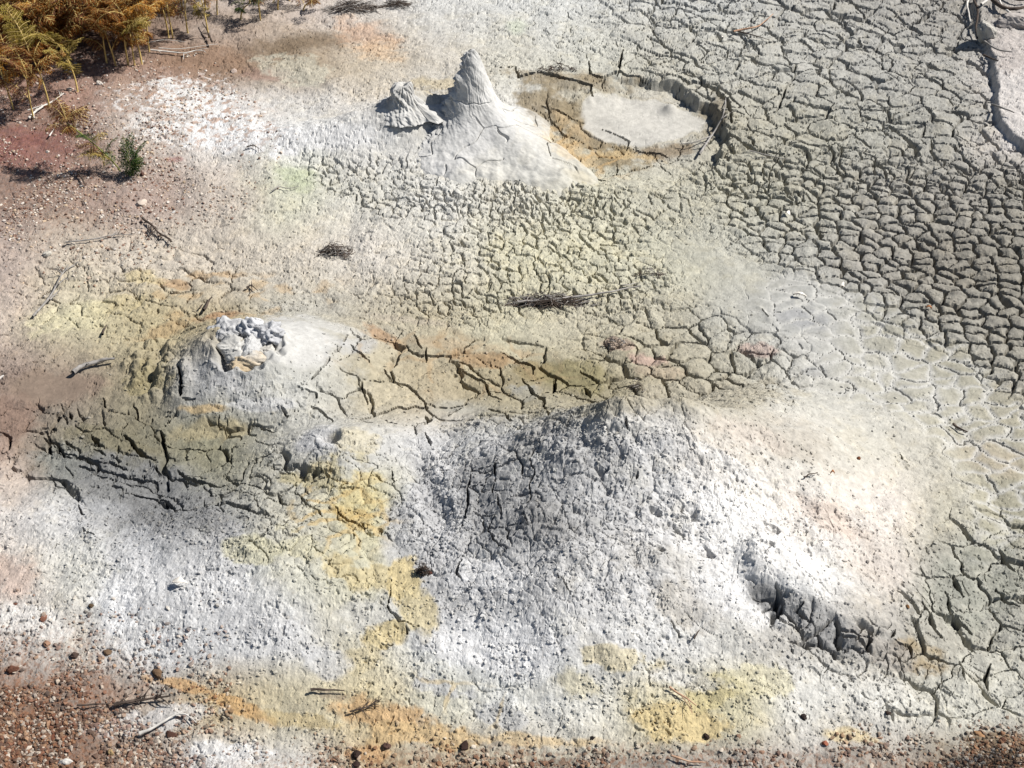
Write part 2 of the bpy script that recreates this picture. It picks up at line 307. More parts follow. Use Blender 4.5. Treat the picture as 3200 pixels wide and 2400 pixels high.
# major fissures traced one by one: width (m), depth (m), points
FI = [
 (.030,.10,[(1462,168),(1486,180),(1510,176),(1545,193),(1572,223),(1580,262)]),
 (.016,.07,[(1070,151),(1111,146),(1121,166),(1166,158),(1224,172),(1276,186),(1279,210)]),
 (.018,.07,[(1273,131),(1276,158),(1300,168),(1338,158),(1379,168),(1410,193)]),(.014,.06,[(1345,108),(1340,130),(1334,165)]),(.018,.06,[(1407,158),(1440,162),(1470,170)]),
 (.009,.04,[(1163,227),(1207,244),(1242,261)]),(.011,.04,[(1300,282),(1340,296),(1358,306),(1355,326)]),(.008,.04,[(1358,323),(1413,333),(1479,347)]),
 (.010,.04,[(1255,337),(1252,364),(1259,382),(1307,392)]),(.008,.03,[(1334,354),(1331,382)]),(.008,.03,[(1180,250),(1215,290),(1260,312)]),
 (.010,.04,[(898,318),(950,340),(1000,370),(1040,382),(1110,396),(1260,403)]),(.016,.05,[(1098,398),(1120,404)]),
 (.014,.06,[(1125,821),(1152,848),(1173,862),(1187,900)]),(.012,.05,[(1200,814),(1197,855)]),(.014,.05,[(1266,838),(1276,859)]),(.011,.05,[(984,797),(1015,812),(1046,831),(1059,852),(1083,866)]),
 (.012,.05,[(1080,765),(1111,776),(1152,793),(1152,811)]),(.010,.05,[(1255,804),(1290,828)]),(.012,.05,[(1052,886),(1080,890),(1104,910)]),(.008,.04,[(780,820),(788,848),(793,878)]),
 (.008,.03,[(829,800),(870,835)]),(.008,.04,[(922,752),(918,790)]),(.007,.03,[(894,725),(912,759)]),(.010,.04,[(918,935),(932,962)]),(.013,.05,[(918,900),(929,910),(905,927)]),
 (.007,.03,[(756,742),(798,786)]),(.007,.03,[(829,762),(853,742)]),(.010,.04,[(756,711),(738,745),(700,790),(660,831)]),(.006,.03,[(1000,880),(960,905)]),(.006,.03,[(640,835),(680,850),(690,870)]),
 (.015,.07,[(388,797),(392,831),(385,866)]),(.012,.05,[(385,866),(426,862)]),(.010,.05,[(385,866),(375,896),(361,921)]),(.008,.04,[(289,872),(299,893),(289,910)]),(.014,.06,[(347,931),(352,950),(359,969)]),
 (.016,.06,[(268,941),(290,968),(313,989),(337,996)]),(.012,.05,[(203,941),(217,965)]),(.012,.05,[(93,948),(131,962),(141,989)]),(.013,.05,[(141,982),(189,996),(247,1006),(285,1017)]),
 (.012,.05,[(172,1010),(310,1037),(344,1044)]),(.011,.05,[(265,1068),(357,1082),(388,1109)]),(.012,.05,[(337,1010),(347,1027)]),(.010,.04,[(151,893),(156,910)]),(.010,.05,[(220,865),(230,883)]),(.012,.04,[(103,955),(110,975)]),
 (.012,.05,[(378,1017),(419,1037),(447,1048)]),(.009,.04,[(608,883),(622,907)]),(.008,.04,[(670,879),(700,895),(718,914)]),(.009,.04,[(536,917),(591,934)]),(.007,.03,[(474,903),(474,931),(495,934)]),(.01,.04,[(140,955),(165,975)]),(.01,.04,[(200,975),(250,990)]),
 (.008,.04,[(166,1089),(172,1105),(181,1113)]),(.006,.03,[(180,1143),(190,1155),(208,1162)]),
 (.022,.10,[(1675,1262),(1683,1285),(1681,1300),(1693,1308)]),(.018,.08,[(1689,1309),(1682,1332)]),(.010,.04,[(1682,1332),(1700,1350),(1740,1362)]),(.014,.07,[(1737,1302),(1720,1319),(1744,1343),(1758,1361)]),(.016,.07,[(1758,1361),(1772,1385),(1787,1409)]),
 (.006,.02,[(1878,1330),(1858,1364),(1851,1381),(1834,1402)]),(.010,.03,[(1834,1402),(1823,1414)]),(.012,.05,[(1816,1361),(1834,1374),(1861,1385),(1871,1402)]),(.012,.05,[(1934,1362),(1925,1380)]),(.008,.04,[(1925,1380),(1965,1400),(1970,1425)]),
 (.008,.04,[(2067,1428),(2080,1450),(2090,1480)]),(.011,.05,[(2140,1435),(2128,1460),(2135,1490)]),
 (.014,.06,[(1992,1302),(2009,1340),(2033,1378)]),(.013,.05,[(2040,1280),(2065,1340),(2100,1370)]),(.014,.05,[(2055,1245),(2082,1290)]),(.016,.06,[(2160,1190),(2170,1215),(2190,1240)]),(.013,.05,[(2150,1275),(2175,1300),(2200,1312)]),
 (.005,.02,[(1943,978),(1950,995),(1960,1003)]),(.004,.015,[(1640,665),(1665,690)]),
]
# fissures on the flanks, traced where they show: resolved on the raised surface
FC = [
 (.008,.04,[(1070,982),(1070,1010),(1063,1068)]),(.008,.04,[(1018,1027),(1011,1055),(1008,1109),(998,1141)]),(.006,.03,[(1011,1020),(1066,1010)]),(.006,.03,[(1142,989),(1156,1020),(1142,1048),(1149,1075),(1128,1096)]),
 (.006,.03,[(1070,1110),(1056,1141),(1066,1168),(1094,1185)]),(.006,.03,[(1015,1106),(1063,1116)]),(.006,.03,[(1125,1099),(1138,1134)]),(.006,.03,[(1070,1068),(1083,1109)]),(.005,.02,[(1010,1055),(1060,1050)]),
 (.010,.05,[(1180,955),(1155,975),(1145,990)]),(.012,.05,[(1350,905),(1355,930)]),(.010,.05,[(1355,1040),(1352,1055)]),(.008,.04,[(1378,1020),(1375,1036)]),(.010,.04,[(1000,1200),(985,1235),(995,1260)]),
 (.007,.03,[(845,1255),(838,1310),(860,1345),(905,1355)]),(.006,.03,[(875,1350),(880,1375)]),(.007,.03,[(1450,1340),(1470,1375)]),(.008,.03,[(725,1095),(745,1120),(790,1145)]),(.006,.03,[(765,1140),(763,1170)]),
 (.006,.03,[(845,1010),(850,1045)]),(.006,.03,[(690,1010),(730,1040)]),(.006,.03,[(640,1060),(665,1090),(705,1120)]),(.005,.02,[(1205,1240),(1240,1285)])]

def worley_layer(x, y, z, mask, cell, seed, width, depth, dome, warp=.35, var=1.0, tilt=0., diag=.5, jit=.85, stretch=1.0, rot=0., thr=0.):
    """cracked crust: returns nothing, adds to z; also returns crackness"""
    idx = np.nonzero(mask > .02)[0]
    out = np.zeros(x.shape, np.float32)
    cellid = np.zeros(x.shape, np.float32)
    if not len(idx): return out, cellid
    X = x[idx]; Y = y[idx]; m = mask[idx]
    wx = X + cell * warp * perlin(X / cell * .7, Y / cell * .7, seed + 1) + cell * .10 * perlin(X / cell * 2.6, Y / cell * 2.6, seed + 2)+ cell * .03 * perlin(X / cell * 8, Y / cell * 8, seed + 7)
    wy = Y + cell * warp * perlin(X / cell * .7, Y / cell * .7, seed + 3) + cell * .10 * perlin(X / cell * 2.6, Y / cell * 2.6, seed + 4)+ cell * .03 * perlin(X / cell * 8, Y / cell * 8, seed + 8)
    ca, sa = cos(rot), sin(rot)
    rx = (wx * ca + wy * sa) / stretch; ry = (-wx * sa + wy * ca)
    ed, ch, eh, f1, off, en = worley(rx, ry, cell, seed, jit)
    # edge normal back in world axes
    nx = en[0] * ca - en[1] * sa; ny = en[0] * sa + en[1] * ca
    o = np.abs(nx * .80 + ny * .60)                    # 1 = crack broadside to the light
    w = width * (1 - .95 * var + 1.9 * var * eh) * (1 - diag + diag * 1.6 * o) * (1 + .8 * perlin(X / cell * .8, Y / cell * .8, seed + 9))
    w = np.clip(w - thr, .0003, 1.9 * width)
    cr = 1 - ss(.25, 1.0, ed / w)
    cr = cr * np.clip(w / (.35 * width + 1e-6), 0, 1)
    dm = 1 - np.exp(-ed / (.22 * cell))
    add = -depth * cr + dome * (dm - .8) + tilt * ((ch - .5) * .5 + (off[0] * (ch * 2 - 1) + off[1] * ((ch * 7.3) % 1 * 2 - 1)) / cell)
    z[idx] += (m * add).astype(z.dtype)
    out[idx] = cr * m; cellid[idx] = 1 - ss(.0, .26 * cell, ed)
    return out, cellid

def E(qx, qy, X, Y, rx, ry, rot=0, s=.5):
    ca, sa = cos(radians(rot)), sin(radians(rot)); dx = qx - X; dy = qy - Y
    return ss(0, s, 1 - np.sqrt(((dx * ca + dy * sa) / rx) ** 2 + ((-dx * sa + dy * ca) / ry) ** 2))

def detail(x, y, zb):
    """all medium and small relief; returns z, albedo, grit"""
    qx, qy = Pj(x, y, zb)
    z = zb.astype(np.float64).copy()
    wob = fbm(x, y, 3, 3, 201)
    qx2 = qx + 45 * wob; qy2 = qy + 25 * fbm(x, y, 3, 3, 205)
    bank = bank_mask(x, y, *Pj(x, y, 0))
    inb = (1 - ss(.85, 1.0, np.sqrt(((qx - BAS[0]) / BAS[2]) ** 2 + ((qy - BAS[1]) / BAS[3]) ** 2)))
    pu = (qx - 1385) * .97 + (qy - 260) * .42; pv = -(qx - 1385) * .18 + (qy - 260) * .95
    pool = ss(1.12, .92, np.sqrt((pu / 138) ** 2 + (pv / 50) ** 2) + .34 * perlin(x * 4, y * 4, 88) + .08*perlin(x*20,y*20,89))
    # --- region masks
    mA = ss(1330, 1600, qx2 + .35 * (430 - qy2).clip(-200, 430)) * ss(470, 330, qy2) * (1 - inb) * (1 - bank)
    mA = np.maximum(mA, .45 * ss(1200, 1500, qx2) * ss(450, 200, qy2) * (1 - inb) * (1 - bank))
    byy = np.interp(qx2, [1400, 1500, 1600, 1750, 1900, 2050, 2212, 2400], [330, 390, 500, 590, 665, 735, 860, 950])
    mB = ss(60, -60, qy2 - byy) * ss(300, 420, qy2) * ss(1400, 1650, qx2)
    mC = ss(-50, 50, qy2 - byy) * ss(1560, 1720, qx2) * ss(1240, 1120, qy2) * ss(0, 160, qx2 - 1600 - (qy2 - 760) * .75)
    mC = mC * ss(560, 640, qy2)
    dusty = np.maximum(E(qx2, qy2, 1620, 630, 300, 100, 28, .6), E(qx2, qy2, 1850, 960, 190, 150, 30, .5))
    mD = ss(820, 960, qx2) * ss(1600, 1380, qx2 + .4 * (qy2 - 400)) * ss(380, 430, qy2) * ss(720, 640, qy2)
    mD2 = ss(1230, 1350, qx2) * ss(1800, 1620, qx2) * ss(620, 690, qy2) * ss(960, 860, qy2)
    mE = E(qx2, qy2, 330, 990, 460, 120, 6, .25)
    mF = E(qx2, qy2, 970, 830, 420, 125, 4, .25) * (1 - E(qx2, qy2, 640, 760, 130, 80, 10, .3))
    mG = E(qx2, qy2, 1075, 1070, 120, 140, 12, .3)
    mH = np.maximum(ss(1960, 2060, qx2 + .3 * (qy2 - 1200)) * ss(1080, 1160, qy2), 0) * ss(1570, 1500, qy2)
    mJ = E(qx2, qy2, 800, 380, 190, 110, 10, .4) + E(qx2, qy2, 1100, 430, 300, 70, 5, .4)
    mJ = mJ * ss(325, 350, qy2)
    cdx, cdy, _t = cap_d(x, y, BC, BC2); cone = ss(1.0, .86, np.sqrt(cdx ** 2 + cdy ** 2) / dirR(cdx, cdy, 1.10, .42, .78, 1.0))
    mD = mD * (1 - inb) * (1 - E(qx, qy, 1290, 365, 130, 40, 10, .3)); mJ = mJ * (1 - inb)
    mO = E(qx2, qy2, 1765, 1342, 165, 46, 28, .25); mR0 = 1 - mO
    mD = mD * (1 - .7 * dusty); mD2 = mD2 * (1 - dusty)
    mF = mF * (1 - cone); mD2 = mD2 * (1 - cone); mC = mC * (1 - cone); mE = mE * (1 - cone)
    mT = ss(1000, 1250, qx2) * ss(1750, 1400, qx2) * ss(170, 110, qy2) * (1 - inb)
    mL = E(qx2, qy2, 300, 620, 330, 130, 0, .4) + .6 * E(qx2, qy2, 1000, 640, 330, 60, 8, .4)
    # --- gravelly / crumbly base relief
    f_sm = np.clip(pool + E(qx, qy, 650, 745, 130, 75, 10, .3) + E(qx, qy, 110, 838, 110, 40, -4, .4) + .6 * dusty + .7 * mC + .5 * mF, 0, 1)   # smooth places
    rough = 1 - .85 * f_sm
    z += .0016 * rough * fbm(x, y, 22, 4, 211, .6) + .008 * rough * fbm(x, y, 6.5, 3, 221)
    lumps = fbm(x, y, 34, 3, 231, .65)
    mid = E(qx2, qy2, 1150, 540, 800, 230, 0, .4)
    z += (.0012 * (.35 + .9 * mid) * rough) * np.minimum(np.abs(lumps) * 1.8 - .3, .5) * 1.2
    crk = np.zeros(x.shape, np.float32)
    def add(*a, **k):
        c, ci = worley_layer(x, y, z, *a, **k); np.maximum(crk, c, out=crk); return ci
    add(mA, .30, 303, .0060, .036, .006, tilt=.010, diag=.85, stretch=1.2, rot=.25, warp=.55, thr=.001)
    add(mA, .098, 301, .0052, .028, .004, tilt=.006, diag=.75, stretch=1.45, rot=.25, warp=.35, var=.75)
    add(mA * .7, .07, 311, .0040, .012, .001, diag=.6, thr=.003, stretch=1.3)
    add(mB, .060, 321, .0056, .030, .014, tilt=.005, diag=.45, stretch=1.3, rot=-.15, jit=.85, warp=.3, var=.55)
    cC = add(mC, .075, 331, .0020, .012, .005, tilt=.001, diag=.6, stretch=1.35, thr=.002, warp=.4)
    add(mD, .047, 341, .0044, .015, .005, tilt=.005, diag=.75, warp=.35, thr=.0013)
    add(mD2, .090, 351, .0050, .020, .012, tilt=.007, diag=.5, warp=.4)
    add(mE, .165, 361, .0060, .030, .006, tilt=.008, diag=.8, stretch=1.3, rot=-.5)
    add(mE * .8, .085, 366, .0040, .018, .002, diag=.85, thr=.0025)
    add(mF, .150, 371, .0036, .022, .008, tilt=.006, diag=.7, stretch=1.35, warp=.4, var=.85)
    add(mG, .105, 381, .0028, .018, .004, tilt=.003, diag=.3, thr=.0004)
    cH = add(mH, .120, 391, .0056, .030, .006, tilt=.010, diag=.75, stretch=1.15, rot=.4, warp=.2, var=.8)
    add(mH * .6, .055, 393, .0020, .010, .001, thr=.0015)
    add(np.clip(mJ, 0, 1), .042, 401, .0042, .013, .005, tilt=.007, diag=.5, warp=.35, thr=.0010)
    add(mT, .085, 411, .0025, .012, .002, diag=.6, thr=.0018, warp=.7)
    add(np.clip(mL, 0, 1), .075, 421, .0022, .010, .010, tilt=.008, diag=.5, thr=.001, stretch=1.5)
    add(inb * (1 - pool), .16, 431, .003, .016, .004, tilt=.005, diag=.4, warp=.6, thr=.001)
    mK = E(qx2, qy2, 700, 1100, 260, 190, 0, .4)
    add(mK, .075, 441, .0022, .012, .006, tilt=.005, diag=.5, warp=.9, thr=.001)
    add(mO, .080, 453, .0055, .040, .022, tilt=.014, diag=.5, warp=.3, stretch=1.2)
    mR = mR0 * E(qx2, qy2, 1850, 1400, 260, 80, 25, .4)
    add(mR, .085, 451, .0022, .010, .004, tilt=.003, diag=.4, warp=.7, thr=.0006)
    add(ss(850, 1000, qx2) * ss(2000, 1700, qx2) * ss(1000, 1150, qy2) * .6, .13, 461, .0014, .008, .002, tilt=.002, diag=.5, warp=.9, thr=.0009)
    cw = cone * ss(1720, 1300, qx2 + .3 * (qy2 - 1000)) * ss(1450, 1150, qy2)
    add(cw * .5 * (1 - .8 * mG), .13, 471, .0024, .012, .012, tilt=.014, diag=.4, warp=.8, thr=.0008)
    add(cw * .5, .055, 476, .0020, .010, .006, tilt=.009, diag=.4, warp=.9, thr=.0009)
    # --- crumbly clods: cone crest, gully, lower left flank of crater mound, dome rim
    clod = np.clip(E(qx2, qy2, 1250, 950, 260, 110, -20, .5) * 1.0 + E(qx2, qy2, 940, 1120, 60, 150, -8, .5) + E(qx2, qy2, 340, 800, 90, 100, -30, .5)
                   + E(qx2, qy2, 500, 1130, 200, 70, 5, .5) + .8 * E(qx2, qy2, 1500, 1050, 260, 140, 20, .5) + .6 * E(qx2, qy2, 320, 1290, 70, 90, 20, .6)
                   + .8 * E(qx2, qy2, 925, 230, 80, 40, -10, .5) + .5 * E(qx2, qy2, 1300, 1250, 300, 130, 10, .6) + 3.2 * bank * (1 - bank) + .25 * bank, 0, 1)
    idx = np.nonzero(clod > .02)[0]
    for cell, amp, sd in ((.055, .010, 501), (.026, .006, 511), (.013, .0032, 521)):
        X = x[idx]; Y = y[idx]
        X2 = X + cell * .5 * perlin(X / cell, Y / cell, sd + 1); Y2 = Y + cell * .5 * perlin(X / cell, Y / cell, sd + 2)
        ed, ch, eh, f1, off, en = worley(X2, Y2, cell, sd, .95)
        z[idx] += clod[idx] * amp * ((1 - f1 / cell) * (.25 + 1.1 * ch) - .25)
    # pits on the cone face
    pit = E(qx2, qy2, 1480, 1080, 280, 200, 20, .4); idx = np.nonzero(pit > .02)[0]
    X = x[idx]; Y = y[idx]; ed, ch, eh, f1, off, en = worley(X + .02 * perlin(X * 25, Y * 25, 5), Y, .075, 531, .95)
    z[idx] -= pit[idx] * .022 * (ch > .78) * ss(.022, .004, f1 * (1 + 1.0 * perlin(X * 45, Y * 80, 6)) + .006 * perlin(X * 30, Y * 90, 7))
    # left flank of crater mound: deep pitting
    pit = E(qx, qy, 335, 800, 85, 85, -35, .4); idx = np.nonzero(pit > .02)[0]
    X = x[idx]; Y = y[idx]; ed, ch, eh, f1, off, en = worley(X, Y * .7, .05, 541, .9)
    z[idx] += pit[idx] * .035 * (ss(.05, .0, f1) - .3) * (.4 + ch)
    # general fine crust
    z += .0006 * rough * fbm(x, y, 90, 3, 241, .7)
    pk = perlin(x * 42, y * 42, 243) + .5 * perlin(x * 95, y * 95, 244); am = .35 + .65 * ss(-.3, .5, fbm(x, y, 4, 3, 246)); am = am * rough * (1 - .5 * mB) 
    z -= .0075 * ss(.42, .62, pk) * am
    z += .0022 * ss(.42, .60, -pk) * am + .0022 * am * ridged(x, y, 26, 3, 247, .65)
    # traced fissures
    wobd = .007 * fbm(x, y, 14, 3, 251) + .0022 * fbm(x, y, 60, 2, 255)
    for lst, ux, uy in ((FI, qx, qy), (FC, qx, qy)):
        for w, dp, pts in lst:
            xs = [p[0] for p in pts]; ys = [p[1] for p in pts]
            idx = np.nonzero((ux > min(xs) - 30) & (ux < max(xs) + 30) & (uy > min(ys) - 30) & (uy < max(ys) + 30))[0]
            if not len(idx): continue
            X, Y = G(ux[idx], uy[idx]); W = [G(*p) for p in pts]
            b = np.full(len(idx), 9., np.float64); tt = np.zeros(len(idx))
            n = len(W) - 1
            for k in range(n):
                ex, ey, t = cap_d(X, Y, W[k], W[k + 1]); e = np.sqrt((ex + wobd[idx]) ** 2 + (ey + .7 * wobd[idx]) ** 2)
                mm = e < b; b = np.where(mm, e, b); tt = np.where(mm, (k + t) / n, tt)
            ww = w * (.35 + .85 * np.sin(pi * np.clip(tt, .03, .97))) * (1 + .45 * perlin(X * 30, Y * 30, 9)) * .50
            cr = 1 - ss(.4, 1.0, b / ww)
            z[idx] -= dp * cr; z[idx] += .004 * np.exp(-(b / (2.2 * w)) ** 2) * (1 - cr)
            crk[idx] = np.maximum(crk[idx], cr)
    # --- colour
    c = ground_colour(x, y, qx, qy)
    # pale dust settled along the filled cracks of the dusty flat, olive crust between
    k = (mC * cC)[:, None] * .75; c = c * (1 - k) + lin((208, 207, 202)) / KLIT * k
    k = (mC * (1 - cC) * ss(1750, 1950, qx2) )[:, None] * .45; c = c * (1 - k) + lin((168, 163, 140)) / KLIT * k
    k = (mH * cH * .4)[:, None]; c = c * (1 - k) + lin((200, 198, 186)) / KLIT * k
    k = pool[:, None] * .9; c = c * (1 - k) + lin((203, 200, 192)) / KLIT * k
    k = (np.exp(-((pool - .3) / .22) ** 2) * .5)[:, None]; c = c * (1 - k * np.array([.22, .28, .42]))
    k = (pool * ss(.1, .6, np.sin(np.hypot((qx - 1450) / 5., (qy - 214) / 2.6)) * np.exp(-np.hypot((qx - 1450) / 60., (qy - 214) / 32.))) * .3)[:, None]; c = c * (1 - .3 * k)
    # fine random mottling of the tone, with scattered dark brown specks
    fine = fbm(x, y, 48, 3, 601, .7)
    c = c * (1 + .13 * (1 - .6 * f_sm) * fine + .07 * (1 - .7 * f_sm) * perlin(x * 150, y * 150, 603))[:, None]
    spk = perlin(x * 95, y * 95, 611) * (1 - f_sm)
    k = (ss(.45, .8, spk) * .35)[:, None]; c = c * (1 - k) + c * np.array([.62, .55, .48]) * k
    sp = E(qx2, qy2, 420, 240, 260, 110, 12, .7); k = (ss(.28, .42, fbm(x, y, 26, 4, 631, .6) + .35 * (sp - .6)) * sp * .85)[:, None]; c = c * (1 - k) + lin((228, 226, 224)) / KLIT * k
    k = (ss(.22, .4, fbm(x, y, 24, 4, 641, .6)) * sp * .8)[:, None]; c = c * (1 - k) + lin((176, 146, 126)) / KLIT * k
    # ochre and sulphur creep out of the joints between plates
    for (vx, vy, va, vb, vr, cell, wd, colv, op) in ((1010, 1520, 150, 75, 15, .15, .010, (214, 184, 112), .55), (980, 780, 330, 85, 5, .14, .016, (184, 150, 98), .5), (740, 1110, 150, 130, 10, .10, .014, (208, 172, 84), .6),
                                                      (1250, 335, 170, 60, 15, .12, .018, (206, 164, 88), .6), (1530, 1500, 230, 70, 5, .17, -.05, (220, 196, 110), .65), (1200, 560, 330, 110, 0, .06, -.016, (214, 204, 160), .45), (500, 640, 330, 60, -5, .08, -.022, (200, 162, 98), .5)):
        mv = E(qx2, qy2, vx, vy, va, vb, vr, .6); idx = np.nonzero(mv > .02)[0]; X = x[idx]; Y = y[idx]
        ed, ch, eh, f1, off, en = worley(X + .3 * cell * perlin(X / cell, Y / cell, 651), Y + .3 * cell * perlin(X / cell, Y / cell, 652), cell, 371 if vx == 980 else 653)
        k = (1 - ss(.3 * wd, wd, ed + .4 * wd * fbm(X, Y, 40, 3, 655))) * (eh > .35) if wd > 0 else ss(0, -wd, ed + wd * .5 * fbm(X, Y, 30, 3, 657)) * (ch > .62)
        k = (k * mv[idx] * op)[:, None]; lv = lin(colv); lv = lv.mean() + (lv - lv.mean()) * .7; c[idx] = c[idx] * (1 - k) + lv / KLIT * k
    # ochre grains and iron specks near the lower edge and lower left
    iron = np.clip(E(qx2, qy2, 60, 1560, 330, 230, -20, .6) + E(qx2, qy2, 1300, 1680, 1200, 90, 0, .6) + .5 * E(qx2, qy2, 80, 350, 300, 240, 0, .7), 0, 1)
    k = (ss(.1, .5, fbm(x, y, 60, 3, 621, .7) + .15) * iron * .55)[:, None]; c = c * (1 - k) + lin((138, 92, 62)) / KLIT * k
    grit = np.clip(.25 + .75 * rough, 0, 1)
    return z, np.clip(c, .02, .93), grit, crk

# ------------------------------------------------------------------ materials
def mat_ground():
    m = bpy.data.materials.new('dried_mud'); m.use_nodes = True; t = m.node_tree; N = t.nodes; L = t.links
    b = N['Principled BSDF']; b.inputs['Roughness'].default_value = .95; b.inputs['Specular IOR Level'].default_value = .15
    a = N.new('ShaderNodeAttribute'); a.attribute_name = 'Col'
    g = N.new('ShaderNodeAttribute'); g.attribute_name = 'Grit'
    tc = N.new('ShaderNodeTexCoord')
    n1 = N.new('ShaderNodeTexNoise'); n1.inputs['Scale'].default_value = 150; n1.inputs['Detail'].default_value = 4; n1.inputs['Roughness'].default_value = .7
    n2 = N.new('ShaderNodeTexNoise'); n2.inputs['Scale'].default_value = 38; n2.inputs['Detail'].default_value = 6; n2.inputs['Roughness'].default_value = .7
    L.new(tc.outputs['Object'], n1.inputs['Vector']); L.new(tc.outputs['Object'], n2.inputs['Vector'])
    r = N.new('ShaderNodeMapRange'); r.inputs['From Min'].default_value = .3; r.inputs['From Max'].default_value = .7; r.inputs['To Min'].default_value = .80; r.inputs['To Max'].default_value = 1.15
    L.new(n2.outputs['Fac'], r.inputs['Value'])
    v = N.new('ShaderNodeVectorMath'); v.operation = 'SCALE'
    L.new(a.outputs['Color'], v.inputs[0]); L.new(r.outputs[0], v.inputs['Scale']); L.new(v.outputs[0], b.inputs['Base Color'])
    ad = N.new('ShaderNodeMath'); ad.operation = 'ADD'; L.new(n1.outputs['Fac'], ad.inputs[0]); L.new(n2.outputs['Fac'], ad.inputs[1])
    bp = N.new('ShaderNodeBump'); bp.inputs['Distance'].default_value = .006
    mu = N.new('ShaderNodeMath'); mu.operation = 'MULTIPLY'; mu.inputs[1].default_value = .35
    L.new(g.outputs['Fac'], mu.inputs[0]); L.new(mu.outputs[0], bp.inputs['Strength']); L.new(ad.outputs[0], bp.inputs['Height']); L.new(bp.outputs[0], b.inputs['Normal'])
    return m
def mat_simple(name, rgb, rgb2=None, scale=40, rough=.85, bump=.3, spec=.2, backface=None, dist=.004):
    m = bpy.data.materials.new(name); m.use_nodes = True; t = m.node_tree; N = t.nodes; L = t.links
    b = N['Principled BSDF']; b.inputs['Roughness'].default_value = rough; b.inputs['Specular IOR Level'].default_value = spec
    tc = N.new('ShaderNodeTexCoord'); n = N.new('ShaderNodeTexNoise'); n.inputs['Scale'].default_value = scale; n.inputs['Detail'].default_value = 4
    L.new(tc.outputs['Object'], n.inputs['Vector'])
    r = N.new('ShaderNodeValToRGB'); r.color_ramp.elements[0].position = .32; r.color_ramp.elements[1].position = .68
    c2 = rgb2 or [min(1, k * 1.5) for k in rgb]
    r.color_ramp.elements[0].color = (*rgb, 1); r.color_ramp.elements[1].color = (*c2, 1)
    L.new(n.outputs['Fac'], r.inputs[0]); L.new(r.outputs[0], b.inputs['Base Color'])
    bp = N.new('ShaderNodeBump'); bp.inputs['Distance'].default_value = dist; bp.inputs['Strength'].default_value = bump
    L.new(n.outputs['Fac'], bp.inputs['Height']); L.new(bp.outputs[0], b.inputs['Normal'])
    return m
M_G = mat_ground()

# ------------------------------------------------------------------ object helpers
def tag(o, label=None, cat=None, group=None, kind=None):
    if label: o['label'] = label
    if cat: o['category'] = cat
    if group: o['group'] = group
    if kind: o['kind'] = kind
    return o
def np_mesh(name, V, F, mat, parent=None, col=None, grit=None, smooth=False, loc=(0, 0, 0)):
    V = np.asarray(V, np.float32); F = np.asarray(F, np.int32); k = F.shape[1]
    me = bpy.data.meshes.new(name)
    me.vertices.add(len(V)); me.vertices.foreach_set('co', V.ravel())
    me.loops.add(F.size); me.loops.foreach_set('vertex_index', F.ravel())
    me.polygons.add(len(F)); me.polygons.foreach_set('loop_start', np.arange(0, F.size, k, dtype=np.int32))
    try: me.polygons.foreach_set('loop_total', np.full(len(F), k, np.int32))
    except Exception: pass
    me.polygons.foreach_set('use_smooth', np.full(len(F), smooth))
    me.update(calc_edges=True)
    if col is not None:
        a = me.color_attributes.new('Col', 'FLOAT_COLOR', 'POINT')
        a.data.foreach_set('color', np.concatenate([col, np.ones((len(col), 1))], 1).astype(np.float32).ravel())
    if grit is not None:
        a = me.attributes.new('Grit', 'FLOAT', 'POINT'); a.data.foreach_set('value', grit.astype(np.float32))
    me.materials.append(mat)
    o = bpy.data.objects.new(name, me); COL.objects.link(o); o.location = loc
    if parent: o.parent = parent
    return o
def empty(name, loc, rz=0, scale=1):
    o = bpy.data.objects.new(name, None); COL.objects.link(o); o.location = loc; o.rotation_euler = (0, 0, rz); o.scale = (scale,) * 3
    o.empty_display_size = .1
    return o

# ------------------------------------------------------------------ ground sheet and the mud landforms
import time as _t
_t0 = _t.time()
STEP = 1.85
rows = np.arange(IH + 90, -130, -STEP)
yr = G(IW / 2, rows)[1]
dep = yr * CP + CAM_H * SP
far = []; d = yr[-1]; st = yr[-1] - yr[-2]
while d < 120: st *= 1.10; d += st; far.append(d)
near = []; d = yr[0]; st = yr[1] - yr[0]
while d > -30: st *= 1.12; d -= st; near.append(d)
near = near[::-1]
yall = np.concatenate([near, yr, far])
depall = np.concatenate([np.full(len(near), dep[0]), dep, np.array(far) * CP + CAM_H * SP])
cols = np.arange(-110, IW + 110, STEP) - IW / 2
ext = []; d = cols[-1]; st = STEP
while d < 26000: st *= 1.13; d += st; ext.append(d)
ext = np.array(ext)
call = np.concatenate([-ext[::-1], cols, ext])
ny, nx = len(yall), len(call)
GX = (depall[:, None] / FP * call[None, :]).ravel(); GY = np.repeat(yall, nx)
zb = base_height(GX, GY)
dist = np.sqrt(GX ** 2 + (GY - 5) ** 2)
zb = np.where(dist > 9, zb * np.clip(1 - (dist - 9) / 3, 0, 1), zb)
act = np.nonzero(dist < 12)[0]
Z = zb.copy(); C = np.tile(lin((185, 180, 162)) / KLIT, (len(GX), 1)).astype(np.float32); GR = np.ones(len(GX), np.float32)
z_, c_, g_, k_ = detail(GX[act], GY[act], zb[act])
Z[act] = z_; C[act] = c_; GR[act] = g_
print('terrain', len(GX), _t.time() - _t0)
ii = (np.arange(ny - 1)[:, None] * nx + np.arange(nx - 1)[None, :]).ravel()
FACES = np.stack([ii, ii + 1, ii + nx + 1, ii + nx], 1)
VV = np.stack([GX, GY, Z], 1)
